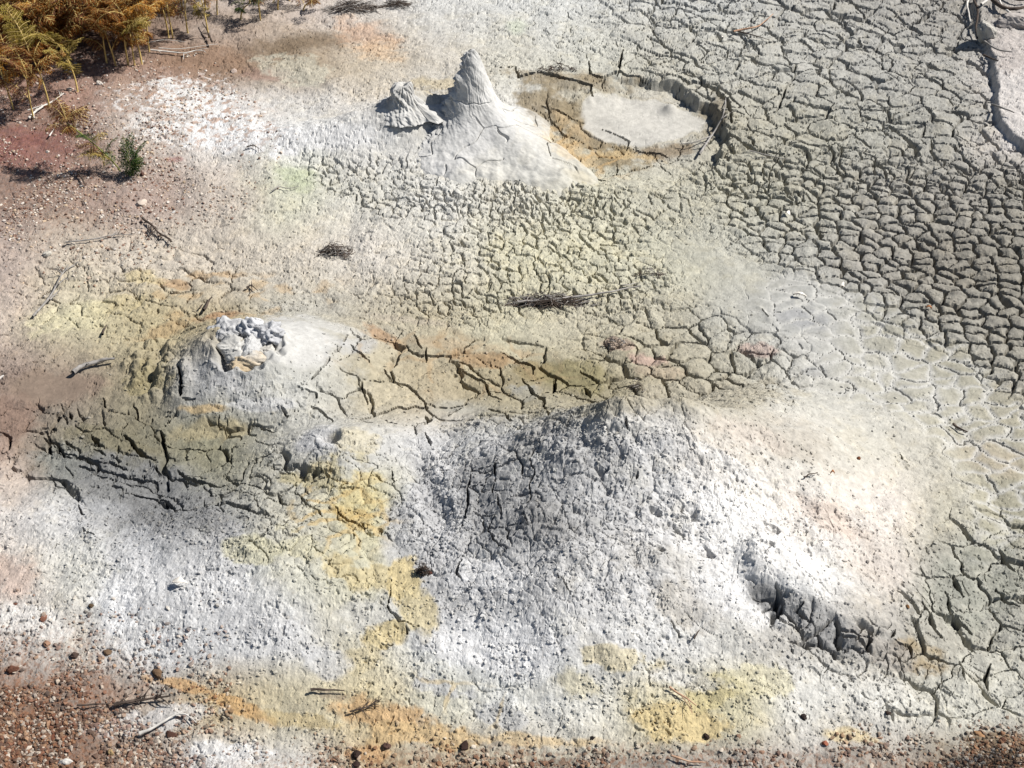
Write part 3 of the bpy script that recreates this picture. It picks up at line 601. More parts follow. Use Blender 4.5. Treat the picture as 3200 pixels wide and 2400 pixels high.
# which faces belong to which landform
fx = GX[ii]; fy = GY[ii]
own = np.zeros(len(ii), np.int8)
wv = .03 * perlin(fx * 7, fy * 7, 701)
dx, dy, t = cap_d(fx, fy, BC, BC2); own[(np.sqrt(dx * dx + dy * dy) + wv) / dirR(dx, dy, 1.15, .62, .70, .86) < .86] = 1
dx = fx - VC[0]; dy = fy - VC[1]; own[(np.sqrt(dx * dx + dy * dy) + wv) / dirR(dx, dy, .60, .38, .36, .36) < .80] = 2
dx = fx - SC[0]; dy = fy - SC[1]; m = (np.sqrt(dx * dx + dy * dy) + wv) / dirR(dx, dy, .42, .2, .34, .45) < .66
own[m & (own == 0)] = 3
def piece(name, k, cen=(0, 0)):
    f = FACES[own == k]; used = np.zeros(len(VV), bool); used[f.ravel()] = True
    mp = np.cumsum(used) - 1; v = VV[used].copy(); v[:, 0] -= cen[0]; v[:, 1] -= cen[1]
    return np_mesh(name, v, mp[f], M_G, col=C[used], grit=GR[used], loc=(cen[0], cen[1], 0))
tag(piece('ground', 0), kind='structure')
tag(piece('mud_cone', 1, BC), 'largest mud cone, steep and pale with crumbling crest and cracked slate left flank', 'mud cone')
tag(piece('crater_mound', 2, VC), 'low grey mud mound whose crater is filled with broken pale lumps', 'mud mound')
tag(piece('vent_mound', 3, SC), 'small grey mud mound with a tiny dark vent, left of the largest cone', 'mud mound')

# height lookup on the finished ground (bilinear in grid space)
ZG = Z.reshape(ny, nx)
def HT(x, y):
    r = np.interp(y, yall, np.arange(ny)); r0 = int(min(max(r, 0), ny - 2)); v = r - r0
    dd = np.interp(y, yall, depall); cc = x * FP / dd
    q = np.interp(cc, call, np.arange(nx)); c0 = int(min(max(q, 0), nx - 2)); u = q - c0
    return float((ZG[r0, c0] * (1 - u) + ZG[r0, c0 + 1] * u) * (1 - v) + (ZG[r0 + 1, c0] * (1 - u) + ZG[r0 + 1, c0 + 1] * u) * v)
def GS(px, py):
    """photo position -> point on the relief"""
    x, y = G(px, py); d = Vector((x, y, -CAM_H))
    p0 = Vector((0, 0, CAM_H)); last = None
    for i in range(60, 140):
        p = p0 + d * (i / 110)
        if p.z <= HT(p.x, p.y):
            a, b = (i - 1) / 110, i / 110
            for _ in range(10):
                mth = (a + b) / 2; q = p0 + d * mth
                if q.z <= HT(q.x, q.y): b = mth
                else: a = mth
            q = p0 + d * b; return q.x, q.y, HT(q.x, q.y)
    return x, y, HT(x, y)

#--NEXT--
def HTv(x, y):
    r = np.interp(y, yall, np.arange(ny)); r0 = np.clip(r.astype(int), 0, ny - 2); v = r - r0
    cc = x * FP / np.interp(y, yall, depall); q = np.interp(cc, call, np.arange(nx)); c0 = np.clip(q.astype(int), 0, nx - 2); u = q - c0
    return (ZG[r0, c0] * (1 - u) + ZG[r0, c0 + 1] * u) * (1 - v) + (ZG[r0 + 1, c0] * (1 - u) + ZG[r0 + 1, c0 + 1] * u) * v
rng = random.Random(5); nr = np.random.RandomState(5)

# ------------------------------------------------------------------ pinnacle and stump (revolved, then eroded)
def n3(x, y, z, f, s): return .5 * (perlin(x * f + z * f * .83, y * f + 3.1, s) + perlin(y * f - z * f * .71, x * f + z * f * .45, s + 1)) * 1.3
def spire(name, cx, cy, H, prof, radf, NT, NS, wear, pale, z0):
    th = np.linspace(0, 2 * pi, NT, endpoint=False); t = np.linspace(0, 1, NS)
    pr = np.array([p[0] for p in prof]); pz = np.array([p[1] for p in prof]); s = np.concatenate([[0], np.cumsum(np.hypot(np.diff(pr), np.diff(pz) * H))]); s /= s[-1]
    ts = np.linspace(0, 1, 60); k = np.ones(5) / 5
    rr = np.interp(ts, s, pr); zz = np.interp(ts, s, pz)
    rr[2:-2] = np.convolve(rr, k, 'valid'); zz[2:-2] = np.convolve(zz, k, 'valid')
    R = np.interp(t, ts, rr); Zf = np.interp(t, ts, zz)
    T, TH = np.meshgrid(t, th, indexing='ij'); R = np.repeat(R[:, None], NT, 1); Zf = np.repeat(Zf[:, None], NT, 1)
    low = ss(.55, .1, Zf)
    R = R * (1 + (radf(np.cos(TH), np.sin(TH)) - 1) * low)
    x = R * np.cos(TH); y = R * np.sin(TH); z = Zf * H
    x, y, z = wear(x, y, z, TH, Zf, R)
    wx, wy, wz = (x + cx).ravel(), (y + cy).ravel(), (z + z0).ravel()
    qx, qy = Pj(wx, wy, wz)
    c = ground_colour(wx, wy, qx, qy); w = pale(TH, Zf, R).ravel()[:, None]
    base = lin((212, 211, 208)) / KLIT * (1 + .10 * fbm(wx + wz, wy - wz, 10, 6, 801, .68))[:, None]
    c = c * (1 - w) + base * w
    i = np.arange(NS - 1)[:, None] * NT; j = np.arange(NT)[None, :]; j2 = (j + 1) % NT
    F = np.stack([i + j, i + NT + j, i + NT + j2, i + j2], -1).reshape(-1, 4)
    return np_mesh(name, np.stack([x.ravel(), y.ravel(), z.ravel()], 1), F, M_G, col=np.clip(c, .02, .93), grit=np.full(len(c), .6), smooth=True, loc=(cx, cy, z0))
def wear_pin(x, y, z, TH, Zf, R):
    up = ss(.25, .5, Zf); left = ss(.1, .9, -np.cos(TH) + .25 * np.sin(TH))
    nx_, ny_ = np.cos(TH), np.sin(TH)
    d = .008 * n3(x, y, z, 9, 811) + .0035 * n3(x, y, z, 30, 813) + .0012 * n3(x, y, z, 90, 814)
    d = d + .0020 * perlin(TH * 7 + 6 * perlin(z * 5, TH, 812), z * 9, 815) * up + .0007 * perlin(TH * 22 + 9 * z, z * 14, 816) * up + .004 * n3(x, y, z, 16, 809) * up
    cl = np.abs(n3(x, y, z, 30, 817)) * .040 + np.abs(n3(x, y, z, 85, 818)) * .010
    d = d + (cl - .010) * left * ss(0, .15, Zf) * ss(.97, .85, Zf)
    d = d - .022 * up * ss(.80, .92, left * (1 - .5 * np.abs(Zf - .7))) * ss(.95, .8, Zf)
    g = np.abs(z - .44 * .41 - .006 * np.sin(TH * 2) - .006 * perlin(TH * 3, TH * 0, 819)); vis = ss(.15, .45, np.sin(TH * 1.3 - 2) + .9)
    d = d - .005 * np.exp(-(g / .0022) ** 2)
    ed, ch, eh, f1, off, en = worley(x.ravel() * 1 + .03 * perlin(x.ravel() * 12, y.ravel() * 12, 3), y.ravel() + .03 * perlin(x.ravel() * 12, y.ravel() * 12, 4), .15, 821)
    ed = ed.reshape(x.shape); eh = eh.reshape(x.shape); ww = .0040 * (eh > .45) * (.4 + eh)
    zz = z - .012 * (1 - ss(.3, 1, ed / np.maximum(ww, 1e-4))) * (eh > .45) * ss(.42, .3, Zf) * ss(0, .03, Zf) + .004 * n3(x, y, z, 14, 822) * ss(.5, .1, Zf) + .016 * n3(x, y, z * 0, 8, 824) * ss(.14, .0, Zf) + .006 * n3(x, y, z * 0, 30, 825) * ss(.2, .0, Zf) + .0012 * n3(x, y, z, 70, 826)
    top = np.exp(-(R / .03) ** 2) * (Zf > .8)
    zz = zz + .010 * top * n3(x, y, z, 60, 823)
    return x + d * nx_, y + d * ny_, zz
PROF = [(0, 1), (.02, .99), (.030, .955), (.044, .88), (.066, .73), (.086, .57), (.116, .42), (.166, .30), (.23, .215), (.29, .15), (.35, .10), (.42, .045), (.49, .0), (.56, -.10)]
def foot(c, s_):
    a = np.arctan2(s_, c); w = lambda a0, k: np.exp(-(((a - a0 + pi) % (2 * pi) - pi) / k) ** 2)
    return .62 + .62 * w(-.72, .36) + .30 * w(-1.6, .6) + .12 * w(-2.6, .5) - .05 * w(1.5, .8) + .03 * np.sin(5 * a)
o = spire('mud_pinnacle', PC[0], PC[1], PH, PROF, foot, 900, 520, wear_pin,
          lambda TH, Zf, R: np.clip(ss(.20, .50, Zf * 2.4 + .5 * ss(.55, -.5, np.cos(TH) - .2 * np.sin(TH)) - .35 * ss(.5, .9, np.cos(TH + .3))) + .3, 0, 1), 0)
tag(o, 'tall narrow grey mud spire with flaring foot beside the sunken basin', 'mud spire')
def wear_st(x, y, z, TH, Zf, R):
    d = .012 * n3(x, y, z, 12, 831) + np.abs(n3(x, y, z, 34, 833)) * .016 + np.abs(perlin(TH * 4, z * 10, 834)) * -.010 + .004 * n3(x, y, z, 90, 835)
    return x + d * np.cos(TH), y + d * np.sin(TH), z + .018 * n3(x, y, z, 30, 836) * ss(.6, 1, Zf) - .008 * np.exp(-(R / .018) ** 2)
o = spire('mud_stump', NC[0], NC[1], NH, [(0, .90), (.02, .90), (.034, .86), (.045, .74), (.050, .55), (.060, .32), (.078, .12), (.105, .0), (.14, -.25)], lambda c, s: 1 + .45 * np.maximum(c, 0) * (s > -.6), 360, 200, wear_st, lambda TH, Zf, R: np.full(TH.shape, .75), HT(NC[0] - .1, NC[1]) - .015)
tag(o, 'stubby broken fluted mud stump left of the tall spire', 'mud stump')

# ------------------------------------------------------------------ rocks
def ico(sub=0):
    p = (1 + 5 ** .5) / 2
    v = [(-1, p, 0), (1, p, 0), (-1, -p, 0), (1, -p, 0), (0, -1, p), (0, 1, p), (0, -1, -p), (0, 1, -p), (p, 0, -1), (p, 0, 1), (-p, 0, -1), (-p, 0, 1)]
    v = [Vector(a).normalized() for a in v]
    f = [(0, 11, 5), (0, 5, 1), (0, 1, 7), (0, 7, 10), (0, 10, 11), (1, 5, 9), (5, 11, 4), (11, 10, 2), (10, 7, 6), (7, 1, 8), (3, 9, 4), (3, 4, 2), (3, 2, 6), (3, 6, 8), (3, 8, 9), (4, 9, 5), (2, 4, 11), (6, 2, 10), (8, 6, 7), (9, 8, 1)]
    for _ in range(sub):
        cch = {}; nf = []
        def mid(a, b):
            k = (min(a, b), max(a, b))
            if k not in cch: v.append(((v[a] + v[b]) / 2).normalized()); cch[k] = len(v) - 1
            return cch[k]
        for a, b, c in f:
            x, y, z = mid(a, b), mid(b, c), mid(c, a); nf += [(a, x, z), (b, y, x), (c, z, y), (x, y, z)]
        f = nf
    return np.array([tuple(a) for a in v], np.float32), np.array(f, np.int32)
def rock_v(V, seed, sz, amp=.35, f=1.3, cut=6, crumb=0.):
    r = np.random.RandomState(seed)
    k = 1 + amp * n3(V[:, 0], V[:, 1], V[:, 2] + seed * 3.7, f, seed) + amp * .35 * n3(V[:, 0], V[:, 1], V[:, 2], f * 3, seed + 9)
    fin = 1 + crumb * (n3(V[:, 0], V[:, 1], V[:, 2], 5, seed + 11) * .16 + n3(V[:, 0], V[:, 1], V[:, 2], 12, seed + 12) * .09)
    W = V * np.asarray(k)[:, None]
    for _ in range(cut):
        n = r.normal(size=3); n /= np.linalg.norm(n); d = r.uniform(.55, .85); e = W @ n - d
        W = W - np.where(e > 0, e, 0)[:, None] * n * .85
    return W * np.asarray(fin)[:, None] * np.asarray(sz)
IV3, IF3 = ico(3); IV2, IF2 = ico(2); IV4, IF4 = ico(4)
def rock(name, px, py, sz, colr, label, cat, seed, group=None, sink=.35, sub=2, rz=0, amp=.3, pos=None, col2=None, cut=6):
    x, y, z = pos or GS(px, py)
    V, F = {2: (IV2, IF2), 3: (IV3, IF3), 4: (IV4, IF4)}[sub]
    W = rock_v(V, seed, sz, amp, cut=cut, crumb=.8 if sub == 4 else .5); ca, sa = cos(rz), sin(rz); W = np.stack([W[:, 0] * ca - W[:, 1] * sa, W[:, 0] * sa + W[:, 1] * ca, W[:, 2]], 1)
    W[:, 2] += sz[2] * (1 - 2 * sink)
    nz_ = np.asarray(n3(W[:, 0], W[:, 1], W[:, 2], 30, seed + 2)); nz2 = np.asarray(n3(W[:, 0], W[:, 1], W[:, 2], 9, seed + 3))
    colr = np.mean(colr) + (np.array(colr) - np.mean(colr)) * .6
    c = lin(colr)[None, :] / KLIT * (1 + .22 * nz_)[:, None]
    if col2 is not None: k = ss(-.05, .35, nz2)[:, None]; c = c * (1 - k) + lin(col2) / KLIT * k
    o = np_mesh(name, W, F, M_G, col=np.clip(c, .01, .9), grit=np.full(len(W), .8), smooth=(sub > 2), loc=(x, y, z))
    return tag(o, label, cat, group)
g = 'broken mud lumps in the crater'
LUMP = [(497, 712, .042, .034, .046, (212, 212, 212), 'bluish pale lump at the upper left inside the crater'),
 (541, 706, .034, .042, .066, (222, 223, 226), 'tallest pale lump, wedge shaped, at the back of the crater'),
 (573, 716, .036, .028, .050, (205, 206, 210), 'grey angular lump at the right rim of the crater'),
 (513, 745, .036, .03, .036, (214, 211, 202), 'round cream lump left of the dark split in the crater'),
 (543, 743, .030, .024, .036, (208, 208, 206), 'small grey lump in the middle of the crater'),
 (570, 747, .032, .026, .034, (222, 216, 202), 'cream lump on the right inside the crater'),
 (546, 762, .046, .020, .034, (222, 214, 200), 'largest cream lump with orange stains at the front of the crater')]
for i, (px, py, a, b, c_, colr, lab) in enumerate(LUMP):
    cx_, cy_ = VC[0] + .035, VC[1] - .01; mx = (px - 535) / 590 * 1.15; my = -(py - 738) / 590 / .62
    x = cx_ + mx; y = cy_ + my
    rock('mud_lump', 0, 0, (a * 1.75, b * 2.0, c_ * 1.0), tuple(np.array(colr) * .95), lab, 'mud lump', 900 + i, g, sink=.60, sub=4, rz=i * 1.1, amp=.5, pos=(x, y, float(HT(x, y)) + .004), col2=(216, 196, 164) if i == 6 else None, cut=5)
STONES = [
 (215, 182, .020, (226, 212, 196), 'whitish rounded stone just below the bracken thicket'), (150, 193, .017, (215, 195, 175), 'pale tan stone left of the whitish one below the thicket'),
 (306, 441, .024, (226, 200, 176), 'flat peach coloured stone below the green fern'), (103, 551, .022, (220, 210, 190), 'cream stone with a dark hollow beside it at the left'),
 (103, 329, .014, (222, 205, 185), 'small pale stone on the red stained soil'), (375, 459, .009, (235, 232, 225), 'tiny white stone right of the flat peach stone'), (271, 374, .018, (205, 160, 140), 'pinkish stone at the foot of the green fern'),
 (308, 378, .016, (120, 75, 60), 'dark reddish stone at the foot of the green fern'), (236, 190, .010, (220, 205, 185), 'small pale pebble right of the whitish rounded stone'),
 (505, 155, .020, (200, 170, 150), 'low rounded tan stone on the brown bank'), (338, 308, .010, (225, 215, 200), 'little white stone right above the green fern tips'),
 (29, 1447, .024, (128, 70, 45), 'largest rust brown stone at the left edge'), (162, 1417, .018, (95, 70, 58), 'dark grey brown stone at the top of the rusty gravel'), (234, 1411, .017, (130, 95, 62), 'ochre brown angular stone on pale soil'),
 (141, 1650, .022, (225, 218, 205), 'white stone at the bottom edge among rusty gravel'), (95, 1337, .015, (160, 90, 62), 'reddish stone on pale soil at the left'), (34, 1307, .012, (140, 78, 55), 'reddish pebble near the left edge'),
 (198, 1310, .012, (105, 78, 48), 'olive brown pebble on pale crust'), (340, 1457, .020, (130, 92, 58), 'brown lump at the start of the orange band'), (117, 1598, .022, (140, 70, 42), 'orange red stone in the lower left gravel'),
 (371, 1588, .018, (100, 58, 42), 'dark red stone by the white forked twig'), (240, 1628, .015, (190, 150, 85), 'yellow stone near the bottom edge'), (102, 1391, .014, (175, 120, 85), 'light rust stone on the whitish slope'),
 (772, 1630, .020, (62, 42, 34), 'blackish stone on the orange soil at the bottom'), (771, 1652, .013, (70, 45, 38), 'small dark stone below the blackish one'), (1003, 1614, .018, (66, 42, 34), 'dark brown stone alone on the yellow crust'),
 (836, 1612, .015, (110, 72, 58), 'brown stone between the two dark ones at the bottom'), (1279, 1595, .010, (38, 28, 26), 'tiny black pebble on the pale crust'), (927, 1238, .010, (110, 45, 32), 'dark red chip in the gully left of the cone'),
 (1919, 1541, .011, (70, 50, 42), 'dark pebble on the pale plates at the lower right'), (1737, 1549, .013, (68, 52, 46), 'dark crumbled stone on the pinkish lower apron'), (2115, 1589, .016, (190, 130, 75), 'orange stone at the lower right'),
 (1526, 1592, .012, (60, 42, 32), 'dark pebble on the yellow crust'), (1782, 1606, .012, (195, 95, 60), 'bright rust red chip at the bottom'), (1960, 1310, .008, (165, 105, 50), 'ochre pebble on the smooth pale flat'), (2165, 1600, .012, (110, 60, 40), 'brown pebble near the lower right corner'),
 (1855, 991, .010, (150, 75, 35), 'rusty chip on the dusty flat'), (340, 1505, .010, (90, 62, 50), 'dark pebble below the orange band'), (1770, 598, .007, (40, 36, 34), 'tiny black pebble on the grey domed crust')]
for i, (px, py, r, colr, lab) in enumerate(STONES):
    r *= .78
    rock('stone', px, py, (r * rng.uniform(.9, 1.4), r * rng.uniform(.7, 1.0), r * rng.uniform(.55, .85)), colr, lab, 'stone', 1000 + i, sub=3, rz=rng.uniform(0, 6), amp=.35)

# two square rocks under the bank in the upper right corner
rock('bank_rock', 2128, 82, (.05, .04, .07), (198, 192, 178), 'pale block of hardened mud beside the roots in the corner', 'rock', 1101, sub=4, amp=.3)
rock('bank_rock', 2192, 52, (.10, .06, .045), (190, 178, 168), 'rounded pinkish rock under the roots at the right edge', 'rock', 1102, sub=4, amp=.4)

def scatter(name, n, dens, smin, smax, pal, label, seed, sink=.25, power=2.2, own_=0.):
    r = np.random.RandomState(seed); PX = []; PY = []
    while len(PX) < n:
        px = r.uniform(-80, IW + 80, 4000); py = r.uniform(-40, IH + 60, 4000)
        k = r.uniform(0, 1, 4000) < dens(px, py, r); PX += list(px[k]); PY += list(py[k])
    px = np.array(PX[:n]); py = np.array(PY[:n])
    x, y = G(px, py); x = x + r.normal(0, .004, n)
    # settle on the relief: follow the sight line twice
    zc = HTv(x, y)
    for _ in range(6): x, y = G(px, py); f = (CAM_H - zc) / CAM_H; x = x * f; y = y * f; zc = HTv(x, y)
    V, F = ico(0); V = V / 1.0; s = smin + (smax - smin) * r.uniform(0, 1, n) ** power
    A = V[None] * (1 + .35 * r.uniform(-1, 1, (n, 12, 1))) * s[:, None, None] * np.stack([r.uniform(.8, 1.4, n), r.uniform(.7, 1.1, n), r.uniform(.5, .9, n)], 1)[:, None, :]
    a = r.uniform(0, 6.28, n); ca, sa = np.cos(a)[:, None], np.sin(a)[:, None]
    B = np.stack([A[..., 0] * ca - A[..., 1] * sa + x[:, None], A[..., 0] * sa + A[..., 1] * ca + y[:, None], A[..., 2] + (zc + s * sink)[:, None]], -1).reshape(-1, 3)
    FF = (F[None] + (np.arange(n) * 12)[:, None, None]).reshape(-1, 3)
    pal = lin(np.array(pal)) / KLIT; ci = pal[r.randint(0, len(pal), n)] * r.uniform(.75, 1.2, (n, 1))
    if own_:
        ri = np.clip(np.round(np.interp(y, yall, np.arange(ny))).astype(int), 0, ny - 1); cq = np.clip(np.round(np.interp(x * FP / np.interp(y, yall, depall), call, np.arange(nx))).astype(int), 0, nx - 1)
        ci = ci * (1 - own_) + C[ri * nx + cq] * own_ * r.uniform(.88, 1.12, (n, 1))
    return tag(np_mesh(name, B, FF, M_G, col=np.clip(np.repeat(ci, 12, 0), .01, .9), grit=np.full(len(B), .3)), label, None, None, 'stuff')
def dn(px, py, r): return fbm(px / 130., py / 90., 1, 3, 41)
def d_iron(px, py, r):
    k = np.maximum(ss(1.15, .2, np.hypot((px + 20) / 520, (py - 1690) / 330)), ss(1585, 1690, py + 30 * dn(px, py, r)) * (.20 + .5 * (px > 1750)))
    k = np.maximum(k, .10 * ss(1250, 1450, py) * (px < 500)); k = np.maximum(k, .8 * ss(2212, 1800, px * 0 + 2212 - (px - 1850).clip(0)) * ss(1540, 1640, py) * (px > 1800))
    return k * np.clip(.5 + 1.1 * dn(px, py, r), .05, 1)
GRAV = scatter('gravel', 24000, d_iron, .0012, .0078, [(135, 88, 64), (112, 74, 58), (88, 66, 56), (150, 105, 76), (176, 142, 112), (84, 72, 66), (205, 190, 172), (120, 96, 80), (215, 205, 190), (160, 130, 105)], 'rusty brown gravel over the pale soil along the lower edge and lower left corner', 7, power=3.5, own_=.35)
def d_br(px, py, r):
    return np.clip(ss(1.1, .3, np.hypot((px - 100) / 520, (py - 330) / 300)) * (.6 + dn(px, py, r)), 0, 1)
scatter('soil_crumbs', 11000, d_br, .0012, .0075, [(165, 130, 110), (200, 178, 158), (228, 215, 200), (140, 105, 88), (215, 190, 160), (120, 85, 70), (232, 222, 208), (238, 230, 220)], 'brown and cream crumbs of soil on the reddish bank', 8, power=4, own_=.2)
def d_mud(px, py, r):
    k = .25 * ss(1.1, .4, np.hypot((px - 1450) / 520, (py - 1050) / 260)) + .5 * ss(1.0, .3, np.hypot((px - 940) / 70, (py - 1130) / 170)) + .3 * ss(1.1, .3, np.hypot((px - 480) / 330, (py - 1160) / 90)) + .12 * (py > 1100) + .10 * (py > 350) * (px < 1500) + .05 + .35 * ss(1.1, .3, np.hypot((px - 1300) / 260, (py - 930) / 70)) + .25 * ss(1.1, .3, np.hypot((px - 1500) / 600, (py - 1500) / 130))
    return np.clip(k * (.7 + 1.2 * dn(px, py, r)), 0, 1) * (1 - ss(1.3, 1.0, np.hypot((px - 1390) / 150, (py - 262) / 60))) * (1 - ss(1.3, 1.0, np.hypot((px - 110) / 120, (py - 838) / 45)))
scatter('mud_crumbs', 22000, d_mud, .0012, .0065, [(205, 203, 198), (190, 186, 176), (222, 220, 215), (170, 164, 150), (212, 204, 182), (150, 140, 125), (128, 112, 95)], 'small grey crumbs of dried mud scattered over the crust', 9, power=4.5, own_=.85)

# ------------------------------------------------------------------ tubes and twigs
def tube(P, R, sides=6, seed=0):
    P = [Vector(p) for p in P]; V = []; F = []
    for i, p in enumerate(P):
        d = (P[min(i + 1, len(P) - 1)] - P[max(i - 1, 0)])
        d = d.normalized() if d.length > 1e-7 else Vector((1, 0, 0)); u = d.cross(Vector((0, 0, 1)))
        u = u.normalized() if u.length > 1e-3 else Vector((1, 0, 0)); w = u.cross(d)
        for k in range(sides):
            a = 2 * pi * k / sides; V.append(p + (u * cos(a) + w * sin(a)) * R[i])
    n = len(P)
    for i in range(n - 1):
        for k in range(sides):
            a = i * sides + k; b = i * sides + (k + 1) % sides; F.append((a, b, b + sides, a + sides))
    return V, F
class MB:
    def __init__(s): s.v = []; s.f = []
    def add(s, V, F):
        n = len(s.v); s.v += [tuple(v) for v in V]; s.f += [tuple(k + n for k in f) for f in F]
    def build(s, name, mat, parent=None, loc=(0, 0, 0), smooth=True):
        me = bpy.data.meshes.new(name); me.from_pydata(s.v, [], s.f); me.materials.append(mat)
        if smooth: me.polygons.foreach_set('use_smooth', [True] * len(me.polygons))
        o = bpy.data.objects.new(name, me); COL.objects.link(o); o.location = loc
        if parent: o.parent = parent
        return o
M_PALE = mat_simple('bleached_wood', (.42, .40, .37), (.66, .63, .58), 30, .8)
M_GREY = mat_simple('weathered_wood', (.14, .13, .12), (.34, .32, .30), 30, .85)
M_DARK = mat_simple('dark_wood', (.030, .022, .018), (.10, .075, .06), 30, .8)
M_RED = mat_simple('reddish_twig', (.30, .17, .11), (.45, .30, .2), 30, .8)
def curve_pts(pts, lift, r, n=5, jit=.004):
    W = []
    for a, b in zip(pts[:-1], pts[1:]):
        for k in range(n):
            t = k / n; W.append((a[0] + (b[0] - a[0]) * t, a[1] + (b[1] - a[1]) * t, (a[2] + (b[2] - a[2]) * t) if len(a) > 2 else 0))
    W.append(pts[-1] if len(pts[-1]) > 2 else (*pts[-1], 0))
    out = []
    for i, p in enumerate(W):
        x, y, z = GS(p[0], p[1]); out.append(Vector((x + rng.uniform(-jit, jit), y + rng.uniform(-jit, jit), z + lift + p[2])))
    for _ in range(3):
        out = [out[0]] + [(out[i - 1] + out[i] * 2 + out[i + 1]) / 4 for i in range(1, len(out) - 1)] + [out[-1]]
    return out
def twig(name, pts, r, mat, label, cat='twig', forks=(), lift=.010, group=None, side=0):
    mb = MB(); P = curve_pts(pts, lift + r, r); o0 = P[0].copy()
    R_ = [r * (1 - .6 * i / (len(P) - 1)) * rng.uniform(.85, 1.15) for i in range(len(P))]
    mb.add(*tube([p - o0 for p in P], R_))
    for f in forks:
        Q = curve_pts(f, lift + r * .7, r); mb.add(*tube([p - o0 for p in Q], [r * .6 * (1 - .6 * i / (len(Q) - 1)) for i in range(len(Q))], 5))
    for k in range(side):
        i = rng.randrange(1, len(P) - 1); d = (P[i + 1] - P[i - 1]).normalized(); q = P[i] - o0; L = rng.uniform(.02, .06)
        e = (d + Vector((rng.uniform(-1, 1), rng.uniform(-1, 1), rng.uniform(-.1, .5)))).normalized()
        mb.add(*tube([q, q + e * L * .5, q + e * L + Vector((0, 0, -.01))], [r * .4, r * .3, r * .15], 4))
    return tag(mb.build(name, mat, loc=o0), label, cat, group)
twig('forked_branch', [(1511, 345), (1527, 318), (1545, 290), (1560, 262), (1568, 222)], .006, M_GREY, 'grey forked branch lying across the right rim of the basin', 'branch', [[(1550, 275), (1572, 255), (1590, 250)], [(1537, 303), (1500, 318), (1470, 322)], [(1527, 318), (1505, 322)]], lift=.02)
twig('driftwood', [(159, 813), (180, 801), (205, 793), (225, 787), (248, 784)], .010, M_GREY, 'bleached curved driftwood stick with a charred end at the left', 'stick', lift=.012, side=2)
twig('dark_stick', [(443, 679), (449, 664), (458, 651)], .007, M_DARK, 'short dark stick poking up behind the crater mound', 'stick', [[(432, 675), (440, 664)]], lift=.012)
twig('thin_stick', [(222, 728), (228, 716), (233, 707)], .0045, M_DARK, 'thin dark stick left of the crater mound', 'stick')
twig('star_twig', [(535, 628), (545, 620), (556, 634)], .004, M_DARK, 'little dark crossed twig on the ochre crust above the crater', 'twig', [[(545, 620), (546, 634), (540, 640)], [(545, 622), (543, 614)]])
twig('long_twig', [(72, 690), (105, 655), (125, 620), (140, 592), (172, 572)], .005, M_GREY, 'long grey arching twig on the yellow crust at the left', 'twig', [[(128, 620), (145, 605), (146, 612)], [(140, 592), (150, 578)], [(110, 652), (135, 628)]], side=6)
twig('rootlet_branch', [(310, 479), (328, 492), (345, 510), (372, 528)], .006, M_DARK, 'dark branch with ragged rootlets above the yellow crust', 'branch', [[(328, 492), (322, 508), (338, 520)], [(345, 510), (362, 520)]], side=16)
twig('wispy_twig', [(143, 529), (180, 526), (220, 519), (250, 512), (290, 513)], .0035, M_GREY, 'long wispy twig left of the dark rooted branch', 'twig', side=14)
twig('white_twig', [(62, 262), (80, 245), (100, 233), (122, 222), (138, 208)], .006, M_PALE, 'bleached white twig below the bracken at the far left', 'twig', [[(60, 244), (85, 236), (105, 230)], [(75, 262), (74, 250)]], side=3)
twig('white_twig', [(325, 113), (360, 117), (400, 121), (425, 113), (445, 117)], .004, M_PALE, 'thin white twig on the bank below the thicket', 'twig', [[(345, 108), (380, 112), (440, 104), (470, 100)], [(398, 118), (397, 134)], [(310, 100), (350, 90), (400, 95)]], side=4)
twig('bare_twig', [(458, 100), (452, 84), (446, 70), (437, 58)], .005, M_DARK, 'leaning dark bare stem on the pale ground right of the thicket', 'twig', lift=.02, side=3)
twig('short_twig', [(168, 380), (178, 392), (188, 406)], .006, M_DARK, 'short dark twig on the reddish soil below the small fern', 'twig')
twig('white_stub', [(108, 300), (116, 285)], .004, M_PALE, 'small bleached twig above the red stain', 'twig')
twig('white_chip', [(0, 826), (10, 818)], .007, M_PALE, 'white wood chip at the left edge by the brown mud', 'chip')
twig('curved_twig', [(590, 418), (602, 408), (620, 413), (648, 408)], .003, M_GREY, 'fine curved twig by the green tinted crust', 'twig', side=3)
twig('dry_sprig', [(535, 322), (548, 318), (560, 326)], .003, M_DARK, 'tiny dark sprig on the white crust of the ridge', 'twig', side=10)
twig('red_twig', [(1583, 77), (1620, 71), (1640, 66), (1660, 48), (1668, 40)], .005, M_RED, 'reddish twig on the cracked plates at the top', 'twig', lift=.02)
twig('fine_twig', [(1589, 76), (1625, 84), (1660, 95)], .0035, M_DARK, 'fine dark twig just below the reddish one', 'twig', lift=.02)
twig('grey_straw', [(1618, 335), (1645, 342), (1680, 350), (1705, 353)], .003, M_GREY, 'thin grey straw right of the forked branch', 'twig', [[(1630, 338), (1660, 350)]], lift=.02)
twig('dark_stick', [(2055, 922), (2070, 932), (2088, 941)], .005, M_DARK, 'straight dark stick on the dusty flat at the right', 'stick')
twig('forked_twig', [(302, 1594), (330, 1582), (360, 1562), (394, 1546)], .006, M_PALE, 'pale forked twig lying on the lower left gravel', 'twig', [[(388, 1548), (405, 1552), (424, 1566)]], lift=.012)
twig('brown_twig', [(250, 1530), (285, 1522), (330, 1516), (372, 1510)], .006, M_DARK, 'brown twig with root tuft above the pale forked one', 'twig', [[(165, 1532), (200, 1527), (240, 1528)]], side=18)
twig('stick', [(670, 1495), (705, 1496), (746, 1498)], .0045, M_DARK, 'thin dark stick on the pale crust near the bottom', 'twig')
